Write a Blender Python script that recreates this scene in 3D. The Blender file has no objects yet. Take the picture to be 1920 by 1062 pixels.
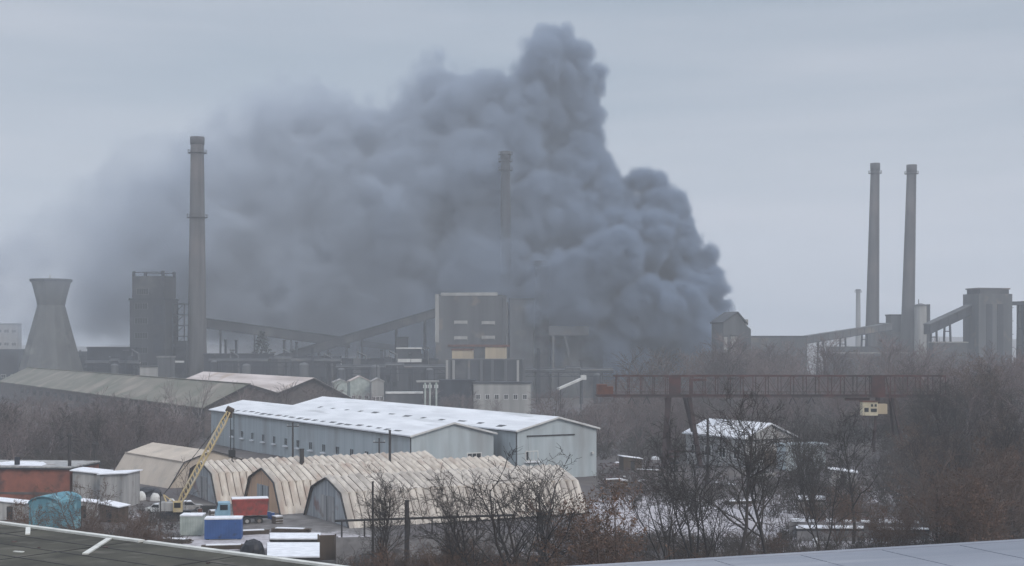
import bpy, math, random
import numpy as np
from mathutils import Vector, Matrix
rnd = random.Random(7)
C = bpy.context.scene.collection
R = math.radians
PI = math.pi

# ------------------------------------------------------------------ camera frame used to measure the place
F, HOR, CX, H = 2667.0, 645.0, 960.0, 24.0
def P(px, py, D):
    """a point seen at photo pixel (px, py), D metres away"""
    return Vector(((px - CX) / F * D, D, H - (py - HOR) / F * D))
def G(px, py, z=0.0):
    """the point of the level z seen at photo pixel (px, py)"""
    D = F * (H - z) / (py - HOR)
    return Vector(((px - CX) / F * D, D, z))

def sstep(a, b, x):
    t = np.clip((x - a) / (b - a), 0, 1)
    return t * t * (3 - 2 * t)
def terr(x, y):
    x = np.asarray(x, float); y = np.asarray(y, float)
    z = np.zeros(np.broadcast(x, y).shape)
    # wooded rise on the right
    z = z + 15.0 * np.exp(-(((x - 128) / 50) ** 2 + ((y - 285) / 95) ** 2))
    # low bank behind the gantry
    z = z + 10.5 * np.exp(-(((x - 98) / 62) ** 2 + ((y - 470) / 60) ** 2))
    # low hills on the horizon
    z = z + (26 + 7 * np.sin(x * .0031) + 4 * np.sin(x * .011 + 1)) * sstep(1700, 2300, np.hypot(x, y))
    z = z + 3.0 * np.exp(-(((x - 40) / 40) ** 2 + ((y - 400) / 40) ** 2))
    z = z + 0.25 * np.sin(x * 0.11 + 1.3) * np.sin(y * 0.09) * sstep(30, 60, y)
    return z
def tz(x, y): return float(terr(x, y))

# ------------------------------------------------------------------ materials
def nodes(name):
    m = bpy.data.materials.new(name); m.use_nodes = True
    nt = m.node_tree
    return m, nt, nt.nodes['Principled BSDF']
def M(name, c1, c2=None, scale=1.0, rough=0.85, stretch=(1, 1, 1), detail=5, lo=0.35, hi=0.65, c3=None, s3=0.3, lo3=0.55, hi3=0.7,
      bump=0.0, metal=0.0, rand=0.0, st3=(1, 1, 1)):
    m, nt, b = nodes(name)
    b.inputs['Roughness'].default_value = rough
    b.inputs['Metallic'].default_value = metal
    b.inputs['Specular IOR Level'].default_value = 0.25
    if c2 is None: c2 = tuple(v * 0.75 for v in c1)
    tc = nt.nodes.new('ShaderNodeTexCoord')
    def noise(st, sc, l, h):
        mp = nt.nodes.new('ShaderNodeMapping'); mp.inputs['Scale'].default_value = st
        n = nt.nodes.new('ShaderNodeTexNoise'); n.inputs['Scale'].default_value = sc; n.inputs['Detail'].default_value = detail
        r = nt.nodes.new('ShaderNodeMapRange'); r.inputs[1].default_value = l; r.inputs[2].default_value = h
        nt.links.new(tc.outputs['Object'], mp.inputs[0]); nt.links.new(mp.outputs[0], n.inputs['Vector'])
        nt.links.new(n.outputs[0], r.inputs[0])
        return n, r
    n1, r1 = noise(stretch, scale, lo, hi)
    mx = nt.nodes.new('ShaderNodeMix'); mx.data_type = 'RGBA'
    mx.inputs[6].default_value = (*c1, 1); mx.inputs[7].default_value = (*c2, 1)
    nt.links.new(r1.outputs[0], mx.inputs[0])
    col = mx.outputs[2]
    if c3 is not None:
        n3, r3 = noise(st3, s3, lo3, hi3)
        m3 = nt.nodes.new('ShaderNodeMix'); m3.data_type = 'RGBA'
        nt.links.new(col, m3.inputs[6]); m3.inputs[7].default_value = (*c3, 1)
        nt.links.new(r3.outputs[0], m3.inputs[0]); col = m3.outputs[2]
    if rand:
        oi = nt.nodes.new('ShaderNodeObjectInfo'); mr = nt.nodes.new('ShaderNodeMapRange')
        mr.inputs[3].default_value = 1 - rand; mr.inputs[4].default_value = 1 + rand
        nt.links.new(oi.outputs['Random'], mr.inputs[0])
        hs = nt.nodes.new('ShaderNodeHueSaturation'); nt.links.new(col, hs.inputs['Color']); nt.links.new(mr.outputs[0], hs.inputs['Value'])
        col = hs.outputs[0]
    nt.links.new(col, b.inputs['Base Color'])
    if bump:
        bp = nt.nodes.new('ShaderNodeBump'); bp.inputs['Strength'].default_value = bump; bp.inputs['Distance'].default_value = 0.1
        nt.links.new(n1.outputs[0], bp.inputs['Height']); nt.links.new(bp.outputs[0], b.inputs['Normal'])
    return m
V = (1, 1, 0.08)     # streaks that run down a wall
MAT = dict(
    concrete=M('concrete', (.20, .20, .20), (.13, .13, .135), .25, stretch=(1, 1, .12), c3=(.10, .10, .10), s3=.06),
    chimney=M('chimney_concrete', (.105, .104, .107), (.065, .066, .07), .5, stretch=(1, 1, .12), c3=(.15, .125, .12), s3=.06, lo3=.5, hi3=.7, st3=(1, 1, .6)),
    chimney_dark=M('chimney_soot', (.07, .07, .075), (.045, .045, .05), .5),
    tower=M('tower_concrete', (.125, .13, .13), (.085, .09, .093), .2, stretch=(1, 1, .35), c3=(.19, .19, .185), s3=.09, lo3=.56, hi3=.68),
    soot=M('sooty_wall', (.055, .060, .070), (.033, .037, .045), .2, stretch=V, c3=(.12, .12, .12), s3=.1, lo3=.55, hi3=.75),
    soot2=M('dark_steel', (.034, .040, .052), (.024, .028, .038), .4),
    grimy=M('grimy_wall', (.115, .12, .126), (.07, .074, .08), .22, stretch=V, c3=(.20, .16, .13), s3=.12, lo3=.58, hi3=.75),
    palewall=M('pale_plaster', (.36, .355, .34), (.24, .237, .23), .4, stretch=V),
    white=M('white_paint', (.62, .62, .60), (.46, .46, .45), .5),
    beige=M('beige_panel', (.50, .41, .28), (.38, .31, .22), .3, stretch=V),
    rust=M('rusty_steel', (.15, .062, .042), (.085, .04, .03), .6, c3=(.07, .035, .03), s3=.9),
    redlead=M('red_lead_paint', (.10, .044, .042), (.05, .03, .03), .5, c3=(.045, .035, .035), s3=.25, lo3=.48, hi3=.6),
    glass=M('window_glass', (.03, .035, .04), (.02, .022, .025), .5, rough=.15),
    snowroof=M('snowy_sheet_roof', (.74, .75, .77), (.60, .61, .63), .35, stretch=(.25, 1, 1), bump=.15, c3=(.47, .48, .49), s3=.3, lo3=.6, hi3=.72, st3=(.2, 1.5, 1)),
    snow=M('snow', (.80, .81, .84), (.66, .67, .70), 1.2, bump=.4),
    bluewall=M('pale_blue_sheet_wall', (.44, .49, .51), (.36, .41, .43), .9, stretch=(1, 1, .06), c3=(.31, .33, .34), s3=.25, lo3=.5, hi3=.72, st3=(1, 1, .25)),
    oldroof=M('mossy_slate_roof', (.19, .175, .145), (.125, .13, .10), .14, stretch=(.5, 1, 1), c3=(.26, .225, .19), s3=.09, lo3=.5, hi3=.66),
    pinkroof=M('snow_dusted_roof', (.60, .53, .50), (.40, .34, .31), .3, stretch=(.15, 1.4, 1), c3=(.36, .27, .20), s3=.1, lo3=.56, hi3=.7),
    darkbrick=M('dark_brick', (.125, .105, .10), (.08, .07, .068), .5),
    brick=M('red_brick', (.30, .11, .075), (.18, .075, .055), .45, c3=(.09, .05, .045), s3=.5, lo3=.52, hi3=.7),
    hangar=M('beige_hangar_sheet', (.60, .545, .48), (.41, .37, .33), .95, stretch=(1, .5, .35), lo=.38, hi=.6, c3=(.30, .26, .225), s3=.55, lo3=.52, hi3=.74, st3=(1.3, .5, .5)),
    hangar2=M('cream_hangar_sheet', (.62, .56, .485), (.45, .395, .34), .95, stretch=(1, .5, .35), lo=.38, hi=.6, c3=(.38, .28, .225), s3=.5, lo3=.52, hi3=.72, st3=(1.3, .5, .5)),
    hangar3=M('grey_beige_hangar_sheet', (.52, .45, .375), (.43, .37, .31), .35, stretch=(.6, 1, .4), c3=(.36, .33, .29), s3=.4, lo3=.56, hi3=.75),
    greyplank=M('grey_plank_wall', (.40, .42, .43), (.22, .235, .25), 1.6, stretch=(1, 1, .03), c3=(.22, .15, .14), s3=.35, lo3=.56, hi3=.7),
    orangeplank=M('orange_plank_wall', (.55, .36, .23), (.42, .29, .21), 1.6, stretch=(1, 1, .03)),
    seam=M('sheet_seam', (.13, .10, .085), (.09, .075, .065), 1.5),
    maroon=M('dark_maroon_paint', (.05, .027, .027), (.03, .02, .02), .6),
    cream=M('cream_paint', (.62, .56, .42), (.48, .42, .30), 1.2),
    darktrim=M('dark_trim', (.045, .045, .05), (.03, .03, .03), 2),
    yellow=M('yellow_crane_paint', (.58, .46, .25), (.44, .35, .2), 1.2, c3=(.5, .45, .36), s3=.5, lo3=.5, hi3=.65),
    cable=M('black_cable', (.03, .03, .03)),
    red=M('red_truck_paint', (.36, .065, .05), (.24, .045, .04), 1.2, rough=.6, c3=(.14, .055, .045), s3=1.3, lo3=.5, hi3=.68),
    ltblue=M('light_blue_paint', (.26, .42, .52), (.19, .32, .42), .9, rough=.55),
    blue=M('blue_container_paint', (.045, .11, .30), (.032, .08, .22), .6, rough=.55, c3=(.03, .05, .11), s3=.9, lo3=.6, hi3=.75),
    teal=M('turquoise_sheet', (.13, .29, .35), (.08, .19, .24), .7, stretch=(1, 1, .3), c3=(.22, .40, .45), s3=.7, lo3=.52, hi3=.68),
    palegreen=M('pale_green_paint', (.40, .44, .41), (.27, .31, .29), .8),
    rubber=M('rubber', (.025, .025, .025), (.035, .033, .03), 3),
    corr=M('grey_corrugated', (.42, .41, .40), (.25, .25, .25), .9, stretch=(1.5, 1.5, .1), c3=(.2, .17, .15), s3=.5, lo3=.56, hi3=.7),
    wood=M('weathered_wood', (.10, .075, .055), (.06, .045, .035), 1.2, stretch=(1, 1, .1)),
    bitumen=M('bitumen_roof', (.082, .078, .062), (.048, .046, .038), .9, lo=.38, hi=.62, c3=(.115, .108, .092), s3=1.6, lo3=.55, hi3=.72, bump=.35),
    strip=M('white_flashing', (.66, .66, .62), (.50, .50, .47), 2.0),
    sheet=M('frosted_sheet', (.235, .25, .29), (.18, .195, .23), .8, stretch=(.25, 2.0, 1), rough=.5, c3=(.29, .30, .33), s3=.9, lo3=.5, hi3=.7, st3=(.3, 2, 1)),
    fence=M('concrete_fence', (.27, .26, .26), (.17, .165, .17), .7, c3=(.09, .08, .08), s3=.5, lo3=.55, hi3=.7),
    bark=M('bark_near', (.055, .046, .042), (.035, .03, .028), 2.0, rand=.2),
    bark_brown=M('bark_brown', (.14, .096, .076), (.095, .068, .056), 2.0, rand=.2),
    bark_grey=M('bark_grey', (.165, .128, .122), (.115, .092, .09), 2.0, rand=.45),
    bark_pale=M('bark_pale', (.27, .235, .225), (.18, .155, .15), 2.0, rand=.3),
    leaf=M('dry_leaf', (.125, .07, .047), (.08, .053, .038), 1.0, rand=.25),
    ever=M('dark_needles', (.022, .032, .034), (.03, .04, .04), 2),
    scrub=M('scrub', (.085, .07, .062), (.05, .043, .04), .15),
    rubble=M('rubble_pieces', (.12, .085, .08), (.055, .04, .04), .6, c3=(.36, .34, .34), s3=.5, lo3=.63, hi3=.68),
    tarp=M('black_tarp', (.03, .032, .04), (.02, .02, .025), 1.5, rough=.5),
    whitecloth=M('white_cover', (.72, .72, .70), (.58, .58, .57), 1.5),
    pole=M('dark_pole', (.05, .045, .045), (.03, .028, .028), 1.0),
)

# ------------------------------------------------------------------ mesh builder
class MB:
    def __init__(s): s.v = []; s.f = []
    def add(s, vs, fs):
        o = len(s.v); s.v.extend([tuple(p) for p in vs]); s.f.extend([tuple(i + o for i in q) for q in fs]); return s
    def box(s, x0, x1, y0, y1, z0, z1):
        return s.add([(x0, y0, z0), (x1, y0, z0), (x1, y1, z0), (x0, y1, z0), (x0, y0, z1), (x1, y0, z1), (x1, y1, z1), (x0, y1, z1)],
                     [(0, 3, 2, 1), (4, 5, 6, 7), (0, 1, 5, 4), (1, 2, 6, 5), (2, 3, 7, 6), (3, 0, 4, 7)])
    def bar(s, a, b, w, h=None, up=(0, 0, 1)):
        """a rectangular bar from a to b"""
        h = w if h is None else h
        a = Vector(a); b = Vector(b); d = (b - a).normalized(); up = Vector(up)
        if abs(d.dot(up)) > .98: up = Vector((0, 1, 0))
        sx = d.cross(up).normalized() * (w / 2); sz = sx.normalized().cross(d).normalized() * (h / 2)
        vs = []
        for p in (a, b): vs += [p - sx - sz, p + sx - sz, p + sx + sz, p - sx + sz]
        return s.add(vs, [(0, 1, 2, 3), (7, 6, 5, 4), (0, 4, 5, 1), (1, 5, 6, 2), (2, 6, 7, 3), (3, 7, 4, 0)])
    def tube(s, pts, r, n=8):
        rs = r if isinstance(r, (list, tuple)) else [r] * len(pts)
        o = len(s.v)
        for i, p in enumerate(pts):
            p = Vector(p)
            d = (Vector(pts[min(i + 1, len(pts) - 1)]) - Vector(pts[max(i - 1, 0)])).normalized()
            a = d.cross(Vector((0, 0, 1)) if abs(d.z) < .9 else Vector((1, 0, 0))).normalized(); b = d.cross(a)
            for k in range(n):
                t = 2 * PI * k / n
                s.v.append(tuple(p + (a * math.cos(t) + b * math.sin(t)) * rs[i]))
        for i in range(len(pts) - 1):
            for k in range(n):
                k2 = (k + 1) % n
                s.f.append((o + i * n + k, o + i * n + k2, o + (i + 1) * n + k2, o + (i + 1) * n + k))
        s.f.append(tuple(o + k for k in range(n))[::-1]); s.f.append(tuple(o + (len(pts) - 1) * n + k for k in range(n)))
        return s
    def lathe(s, prof, n=40, lean=(0, 0), cap=True, cx=0, cy=0):
        o = len(s.v); z1 = max(z for _, z in prof) or 1
        for r, z in prof:
            for k in range(n):
                t = 2 * PI * k / n
                s.v.append((cx + r * math.cos(t) + lean[0] * z / z1, cy + r * math.sin(t) + lean[1] * z / z1, z))
        for i in range(len(prof) - 1):
            for k in range(n):
                k2 = (k + 1) % n
                s.f.append((o + i * n + k, o + i * n + k2, o + (i + 1) * n + k2, o + (i + 1) * n + k))
        if cap:
            s.f.append(tuple(o + k for k in range(n))[::-1]); s.f.append(tuple(o + (len(prof) - 1) * n + k for k in range(n)))
        return s
    def prism(s, poly, axis, a, b):
        """extrude a closed polygon of 2-D points along 'x' or 'y' from a to b, or 'z'"""
        def p3(q, t):
            return (t, q[0], q[1]) if axis == 'x' else (q[0], t, q[1]) if axis == 'y' else (q[0], q[1], t)
        n = len(poly)
        vs = [p3(q, a) for q in poly] + [p3(q, b) for q in poly]
        return s.add(vs, [tuple(range(n))[::-1], tuple(range(n, 2 * n))] + [(i, (i + 1) % n, n + (i + 1) % n, n + i) for i in range(n)])
    def build(s, name, mat, parent=None, smooth=False, loc=None, rz=0):
        me = bpy.data.meshes.new(name); me.from_pydata(s.v, [], s.f); me.validate()
        import bmesh
        bm = bmesh.new(); bm.from_mesh(me); bmesh.ops.recalc_face_normals(bm, faces=bm.faces[:]); bm.to_mesh(me); bm.free()
        me.materials.append(mat)
        if smooth: me.polygons.foreach_set('use_smooth', [True] * len(me.polygons))
        o = bpy.data.objects.new(name, me); C.objects.link(o)
        if parent is not None: o.parent = parent
        if loc is not None: o.location = loc
        o.rotation_euler = (0, 0, rz)
        return o
def tag(o, label=None, cat=None, group=None, kind=None):
    if label: o['label'] = label
    if cat: o['category'] = cat
    if group: o['group'] = group
    if kind: o['kind'] = kind
    return o
def thing(name, label, cat, loc, rz=0.0, group=None):
    o = bpy.data.objects.new(name, None); C.objects.link(o); o.empty_display_size = 1
    o.location = loc; o.rotation_euler = (0, 0, rz)
    return tag(o, label, cat, group)
def copy_tree(o, parent=None):
    c = o.copy(); C.objects.link(c)
    if parent is not None: c.parent = parent
    for ch in list(o.children): copy_tree(ch, c)
    return c
def window(parent, x, z, w, h, y, face=-1, frame='white', axis='y', name='window', bars=1):
    """a framed window on a wall plane; face gives the outward side"""
    f = MB(); t = .16; q = MB()
    def bx(b, x0, x1, d0, d1, z0, z1):
        a, c = sorted((y + face * d0, y + face * d1))
        if axis == 'y': b.box(x0, x1, a, c, z0, z1)
        else: b.box(a, c, x0, x1, z0, z1)
    bx(f, x - w / 2 - t, x + w / 2 + t, 0.0, .12, z - h / 2 - t, z - h / 2); bx(f, x - w / 2 - t, x + w / 2 + t, 0.0, .12, z + h / 2, z + h / 2 + t)
    bx(f, x - w / 2 - t, x - w / 2, 0.0, .12, z - h / 2, z + h / 2); bx(f, x + w / 2, x + w / 2 + t, 0.0, .12, z - h / 2, z + h / 2)
    for k in range(1, bars + 1):
        xx = x - w / 2 + w * k / (bars + 1); bx(f, xx - .05, xx + .05, .03, .10, z - h / 2, z + h / 2)
    bx(q, x - w / 2, x + w / 2, 0.0, .05, z - h / 2, z + h / 2)
    fo = f.build(name, MAT[frame], parent); q.build('pane', MAT['glass'], fo)
    return fo

# ------------------------------------------------------------------ ground
def axis_vals(parts):
    out = []
    for a, b, st in parts: out += list(np.arange(a, b, st))
    return np.array(out + [parts[-1][1]])
def value_noise2(x, y, sc, seed):
    g = np.random.RandomState(seed).rand(64, 64)
    u, v = x / sc, y / sc; i, j = np.floor(u).astype(int), np.floor(v).astype(int); fu, fv = u - i, v - j
    fu = fu * fu * (3 - 2 * fu); fv = fv * fv * (3 - 2 * fv)
    g00, g10, g01, g11 = g[i % 64, j % 64], g[(i + 1) % 64, j % 64], g[i % 64, (j + 1) % 64], g[(i + 1) % 64, (j + 1) % 64]
    return (g00 * (1 - fu) + g10 * fu) * (1 - fv) + (g01 * (1 - fu) + g11 * fu) * fv
def build_ground():
    xs = axis_vals([(-2500, -500, 100), (-500, -220, 20), (-220, 220, 2.5), (220, 500, 20), (500, 2500, 100)])
    ys = axis_vals([(-300, 0, 50), (0, 100, 10), (100, 320, 2.0), (320, 620, 6), (620, 1000, 20), (1000, 2600, 100)])
    X, Y = np.meshgrid(xs, ys, indexing='ij')
    Z = terr(X, Y) + .12 * (value_noise2(X + 900, Y, 5, 3) - .5)
    nx, ny = len(xs), len(ys)
    vs = np.stack([X, Y, Z], -1).reshape(-1, 3)
    idx = np.arange(nx * ny).reshape(nx, ny)
    fs = np.stack([idx[:-1, :-1], idx[1:, :-1], idx[1:, 1:], idx[:-1, 1:]], -1).reshape(-1, 4)
    me = bpy.data.meshes.new('ground'); me.from_pydata(vs.tolist(), [], fs.tolist())
    me.polygons.foreach_set('use_smooth', [True] * len(me.polygons))
    # where snow lies and where the ground is trodden pale
    def spot(px, py, rx, ry):
        g = G(px, py); return np.exp(-(((X - g.x) / rx) ** 2 + ((Y - g.y) / ry) ** 2))
    snow = (1.0 * spot(1205, 955, 6.5, 17) + .9 * spot(1280, 990, 11, 16) + .8 * spot(1370, 950, 14, 9) + .75 * spot(1450, 1000, 14, 14) + .5 * spot(1560, 940, 18, 12)
            + .7 * spot(420, 1018, 10, 7) + .6 * spot(1600, 985, 16, 8) + .12 * spot(1180, 890, 9, 14) + .5 * spot(1720, 1010, 12, 10)
            + .4 * spot(60, 890, 30, 14) + .7 * spot(560, 1010, 12, 6) + .5 * spot(900, 1050, 14, 8) + .45 * spot(300, 965, 8, 8))
    snow = snow + .16 * (value_noise2(X + 500, Y + 500, 9, 5) - .35) + .09
    pale = (.9 * spot(480, 985, 14, 12) + .8 * spot(330, 960, 14, 14) + .5 * spot(1205, 955, 10, 22) + .6 * spot(600, 1005, 14, 8))
    for nm, arr in (('snow', snow), ('pale', pale)):
        a = me.attributes.new(nm, 'FLOAT', 'POINT'); a.data.foreach_set('value', np.clip(arr, 0, 1).astype(np.float32).ravel())
    m, nt, b = nodes('ground_soil'); L = nt.links.new
    b.inputs['Roughness'].default_value = .9
    tc = nt.nodes.new('ShaderNodeTexCoord')
    def noise(sc, det=6, r=.6):
        n = nt.nodes.new('ShaderNodeTexNoise'); n.inputs['Scale'].default_value = sc; n.inputs['Detail'].default_value = det; n.inputs['Roughness'].default_value = r
        L(tc.outputs['Object'], n.inputs['Vector']); return n
    def mix(f, a, c):
        x = nt.nodes.new('ShaderNodeMix'); x.data_type = 'RGBA'
        for k, v in ((0, f), (6, a), (7, c)):
            if isinstance(v, tuple): x.inputs[k].default_value = (*v, 1)
            else: L(v, x.inputs[k])
        return x.outputs[2]
    def rng(v, lo, hi):
        x = nt.nodes.new('ShaderNodeMapRange'); x.inputs[1].default_value = lo; x.inputs[2].default_value = hi; L(v, x.inputs[0]); return x.outputs[0]
    def math_(op, a, c):
        x = nt.nodes.new('ShaderNodeMath'); x.operation = op
        for k, v in ((0, a), (1, c)):
            if isinstance(v, float): x.inputs[k].default_value = v
            else: L(v, x.inputs[k])
        return x.outputs[0]
    soil = mix(rng(noise(.25).outputs[0], .4, .62), (.062, .05, .047), (.10, .085, .075))
    soil = mix(rng(noise(.05).outputs[0], .45, .6), soil, (.07, .06, .062))
    ap = nt.nodes.new('ShaderNodeAttribute'); ap.attribute_name = 'pale'
    soil = mix(rng(ap.outputs['Fac'], .2, .7), soil, mix(rng(noise(.35, 6, .7).outputs[0], .4, .62), (.175, .165, .16), (.085, .078, .076)))
    asn = nt.nodes.new('ShaderNodeAttribute'); asn.attribute_name = 'snow'
    nz = math_('MULTIPLY', noise(.5, 8, .72).outputs[0], 1.5)
    fine = math_('MULTIPLY', noise(2.2, 6, .75).outputs[0], .7)
    sn = rng(math_('SUBTRACT', math_('ADD', math_('ADD', asn.outputs['Fac'], nz), fine), 1.55), .0, .22)
    snc = mix(rng(noise(.8, 6, .7).outputs[0], .42, .6), (.46, .44, .46), (.30, .275, .285))
    col = mix(sn, soil, snc)
    L(col, b.inputs['Base Color'])
    bp = nt.nodes.new('ShaderNodeBump'); bp.inputs['Strength'].default_value = .5; bp.inputs['Distance'].default_value = .25
    L(noise(.9).outputs[0], bp.inputs['Height']); L(bp.outputs[0], b.inputs['Normal'])
    me.materials.append(m)
    o = bpy.data.objects.new('ground', me); C.objects.link(o); o['kind'] = 'structure'
build_ground()

# ------------------------------------------------------------------ roofs in the foreground
def foreground():
    z = 19.5
    e0, e1 = G(0, 983, z), G(600, 1062, z)
    d = (e1 - e0).normalized(); n = Vector((d.y, -d.x, 0))        # n points back towards the viewer
    if n.y > 0: n = -n
    a = e0 - d * 9; b = e1 + d * 1.2
    loc = Vector((a.x, a.y, 0)); rz = math.atan2(d.y, d.x); L = (b - a).length
    t = thing('neighbouring_building', 'flat dark roofed building whose white edged roof fills the bottom left corner', 'building', loc, rz)
    W = 13.0
    MB().box(0, L, -W, 0, 0, z - .35).build('wall', MAT['grimy'], t)
    MB().box(-.15, L + .15, -W - .1, .12, z - .35, z).build('roof', MAT['bitumen'], t)
    inv = Matrix.Rotation(-rz, 4, 'Z')
    def loc_px(px, py): return inv @ (G(px, py, z) - loc)
    g0, g1 = loc_px(264, 1017).x, loc_px(273, 1018).x
    MB().box(-.17, g0, -.02, .15, z - .12, z + .05).box(g1, L + .17, -.02, .15, z - .12, z + .05).build('edge_flashing', MAT['strip'], t)
    for p, q, w in (((75, 988), (52, 1003), .11), ((205, 1011), (160, 1040), .13)):
        a_, b_ = loc_px(*p), loc_px(*q); a_.z = b_.z = z + .015
        a_.y = min(a_.y, -.04)
        MB().bar(a_, b_, w, .03).build('roof_strip', MAT['strip'], t)
    j = MB()
    for k in range(1, 12): j.box(.1, L - .1, -k * 1.0 - .02, -k * 1.0 + .02, z, z + .006)
    for k in range(1, 6): j.box(k * L / 6 - .015, k * L / 6 + .015, -W + .1, -.1, z, z + .0085)
    j.build('roof_joint', MAT['darktrim'], t)
    dq = MB(); rr = random.Random(31)
    for k in range(26):
        cx_, cy_ = rr.uniform(1, L - 1), -rr.uniform(.2, 8) ** 1.0; n_ = 9; r_ = rr.uniform(.03, .13)
        dq.prism([(cx_ + r_ * rr.uniform(.5, 1.3) * math.cos(2 * PI * i / n_), cy_ + r_ * rr.uniform(.5, 1.1) * math.sin(2 * PI * i / n_)) for i in range(n_)], 'z', z, z + .018)
    dq.build('gravel_scrap', MAT['rubble'], t)
    a_ = loc_px(26, 1035); b_ = loc_px(44, 1036); a_.z = b_.z = z + .01
    MB().bar(a_, b_, .06, .02).build('pale_chip', MAT['strip'], t)
    # pale sheet metal roof on the right, close to the viewer
    z = 22.4
    e0, e1 = G(1120, 1062, z), G(1920, 1014, z)
    d = (e1 - e0).normalized(); a = e0 - d * 2.0; b = e1 + d * 3
    loc = Vector((a.x, a.y, 0)); rz = math.atan2(d.y, d.x); L = (b - a).length
    t = thing('sheet_roofed_building', 'pale blue-grey sheet metal roof along the bottom right edge', 'building', loc, rz)
    MB().box(0.1, L - .1, -4.2, -.12, 0, z - .2).build('wall', MAT['grimy'], t)
    MB().box(0, L, -4.4, 0, z - .2, z).build('roof', MAT['sheet'], t)
    s = MB()
    for k in range(1, 12): s.box(k * L / 12 - .006, k * L / 12 + .006, -4.39, -.05, z, z + .003)
    s.build('standing_seam', MAT['sheet'], t)
    MB().tube([(0, .0, z - .02), (L, .0, z - .02)], .035, 8).build('edge_bead', MAT['sheet'], t)
foreground()

# ------------------------------------------------------------------ warehouses
U = Vector((-.492, .870, 0)).normalized(); VV = Vector((.870, .492, 0)).normalized()
RU, RV = math.atan2(U.y, U.x), math.atan2(VV.y, VV.x)
def warehouse(label, loc, L, w, he, hr, name='warehouse', wall='bluewall', roof='snowroof', long_windows=(), gable_windows=(), lamp=None, door=None, marks=True, rz=RU, oh=.5, snowmarks=22):
    """origin at the near left corner; local +x runs away along the long wall, local -y runs along the gable"""
    t = thing(name, label, 'warehouse', loc, rz)
    m = MB()
    m.prism([(0, 0), (0, he), (-w / 2, hr), (-w, he), (-w, 0)], 'x', 0, L)
    m.build('wall', MAT[wall], t)
    s = (hr - he) / (w / 2); th = .22
    r = MB()
    for sg in (0, 1):
        y0 = oh if sg == 0 else -w - oh
        z0 = he - s * oh
        yr = -w / 2
        r.prism([(y0, z0 + .02), (yr, hr + .02), (yr, hr + .02 + th), (y0, z0 + .02 + th)], 'x', -oh, L + oh)
    ro = r.build('roof', MAT[roof], t)
    g = MB(); g.box(-oh, L + oh, oh, oh + .14, he - s * oh - .12, he - s * oh + .02); g.build('gutter', MAT['darktrim'], t)
    g = MB(); g.bar((-oh - .04, oh, he - s * oh + .05), (-oh - .04, -w / 2, hr + .05), .08, .28); g.bar((-oh - .04, -w / 2, hr + .05), (-oh - .04, -w - oh, he - s * oh + .05), .08, .28)
    g.build('gable_trim', MAT['white'], t)
    MB().tube([(.25, .08, 0), (.25, .08, he - .2)], .09, 6).build('downpipe', MAT['darktrim'], t)
    if marks:
        k = MB()
        for i in range(snowmarks):
            x = 8 + i * (L - 16) / snowmarks + rnd.uniform(-.4, .4); y = -1.3 - rnd.uniform(0, .5)
            z = he + s * (-y) + .02 + th
            a, bq = rnd.uniform(.9, 1.7), rnd.uniform(.7, 1.3)
            k.add([(x - a, y, z + .015), (x + a, y + .1, z + .015 - s * .1), (x + a * .7, y + bq, z + .015 - s * bq), (x - a * .8, y + bq * .9, z + .015 - s * bq * .9)], [(0, 1, 2, 3)])
        k.build('bare_patch', MAT['grimy'], ro)
    for (x, z, ww, hh) in long_windows:
        f = window(t, x, z, ww, hh, 0.0, 1, frame='bluewall'); MB().box(x - ww / 2 - .3, x + ww / 2 + .3, .02, .5, z - hh / 2 - .4, z - hh / 2 - .17).build('sill', MAT['snow'], f)
    for (y, z, ww, hh) in gable_windows:
        f = window(t, y, z, ww, hh, 0.0, -1, axis='x', bars=2)
        MB().box(-.45, -.02, y - ww / 2 - .3, y + ww / 2 + .3, z - hh / 2 - .42, z - hh / 2 - .2).build('sill', MAT['snow'], f)
    if door:
        y0, y1, z1 = door
        MB().box(-.07, 0, y1, y0, .1, z1).build('sliding_door', MAT['bluewall'], t)
        MB().box(-.2, 0, y1 - .3, y0 + .3, z1, z1 + .22).build('door_rail', MAT['darktrim'], t)
    if lamp:
        MB().box(-.5, -.02, lamp[0] - .22, lamp[0] + .22, lamp[1] - .18, lamp[1] + .18).build('wall_lamp', MAT['white'], t)
    return t
A0 = Vector((-17.3, 245, 0))
warehouse('long pale blue warehouse with white roof, nearer and left of the twin', A0, 112, 16.1, 8.1, 10.1, snowmarks=22,
          long_windows=[(12 + 7.0 * k, 3.5, 1.5, 1.4) for k in range(13)], gable_windows=[(-3.0, 4.0, 1.4, 1.3), (-12.2, 3.9, 2.6, 1.5)])
B0 = Vector((.95, 249.9, 0))
warehouse('long pale blue warehouse with a wide gable and white roof, right of its twin', B0, 111, 16.5, 8.7, 10.8, snowmarks=12,
          gable_windows=[(-2.9, 4.2, 2.3, 1.5)], lamp=(-15.5, 4.3), door=(-2.2, -11.5, 7.6))

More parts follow.
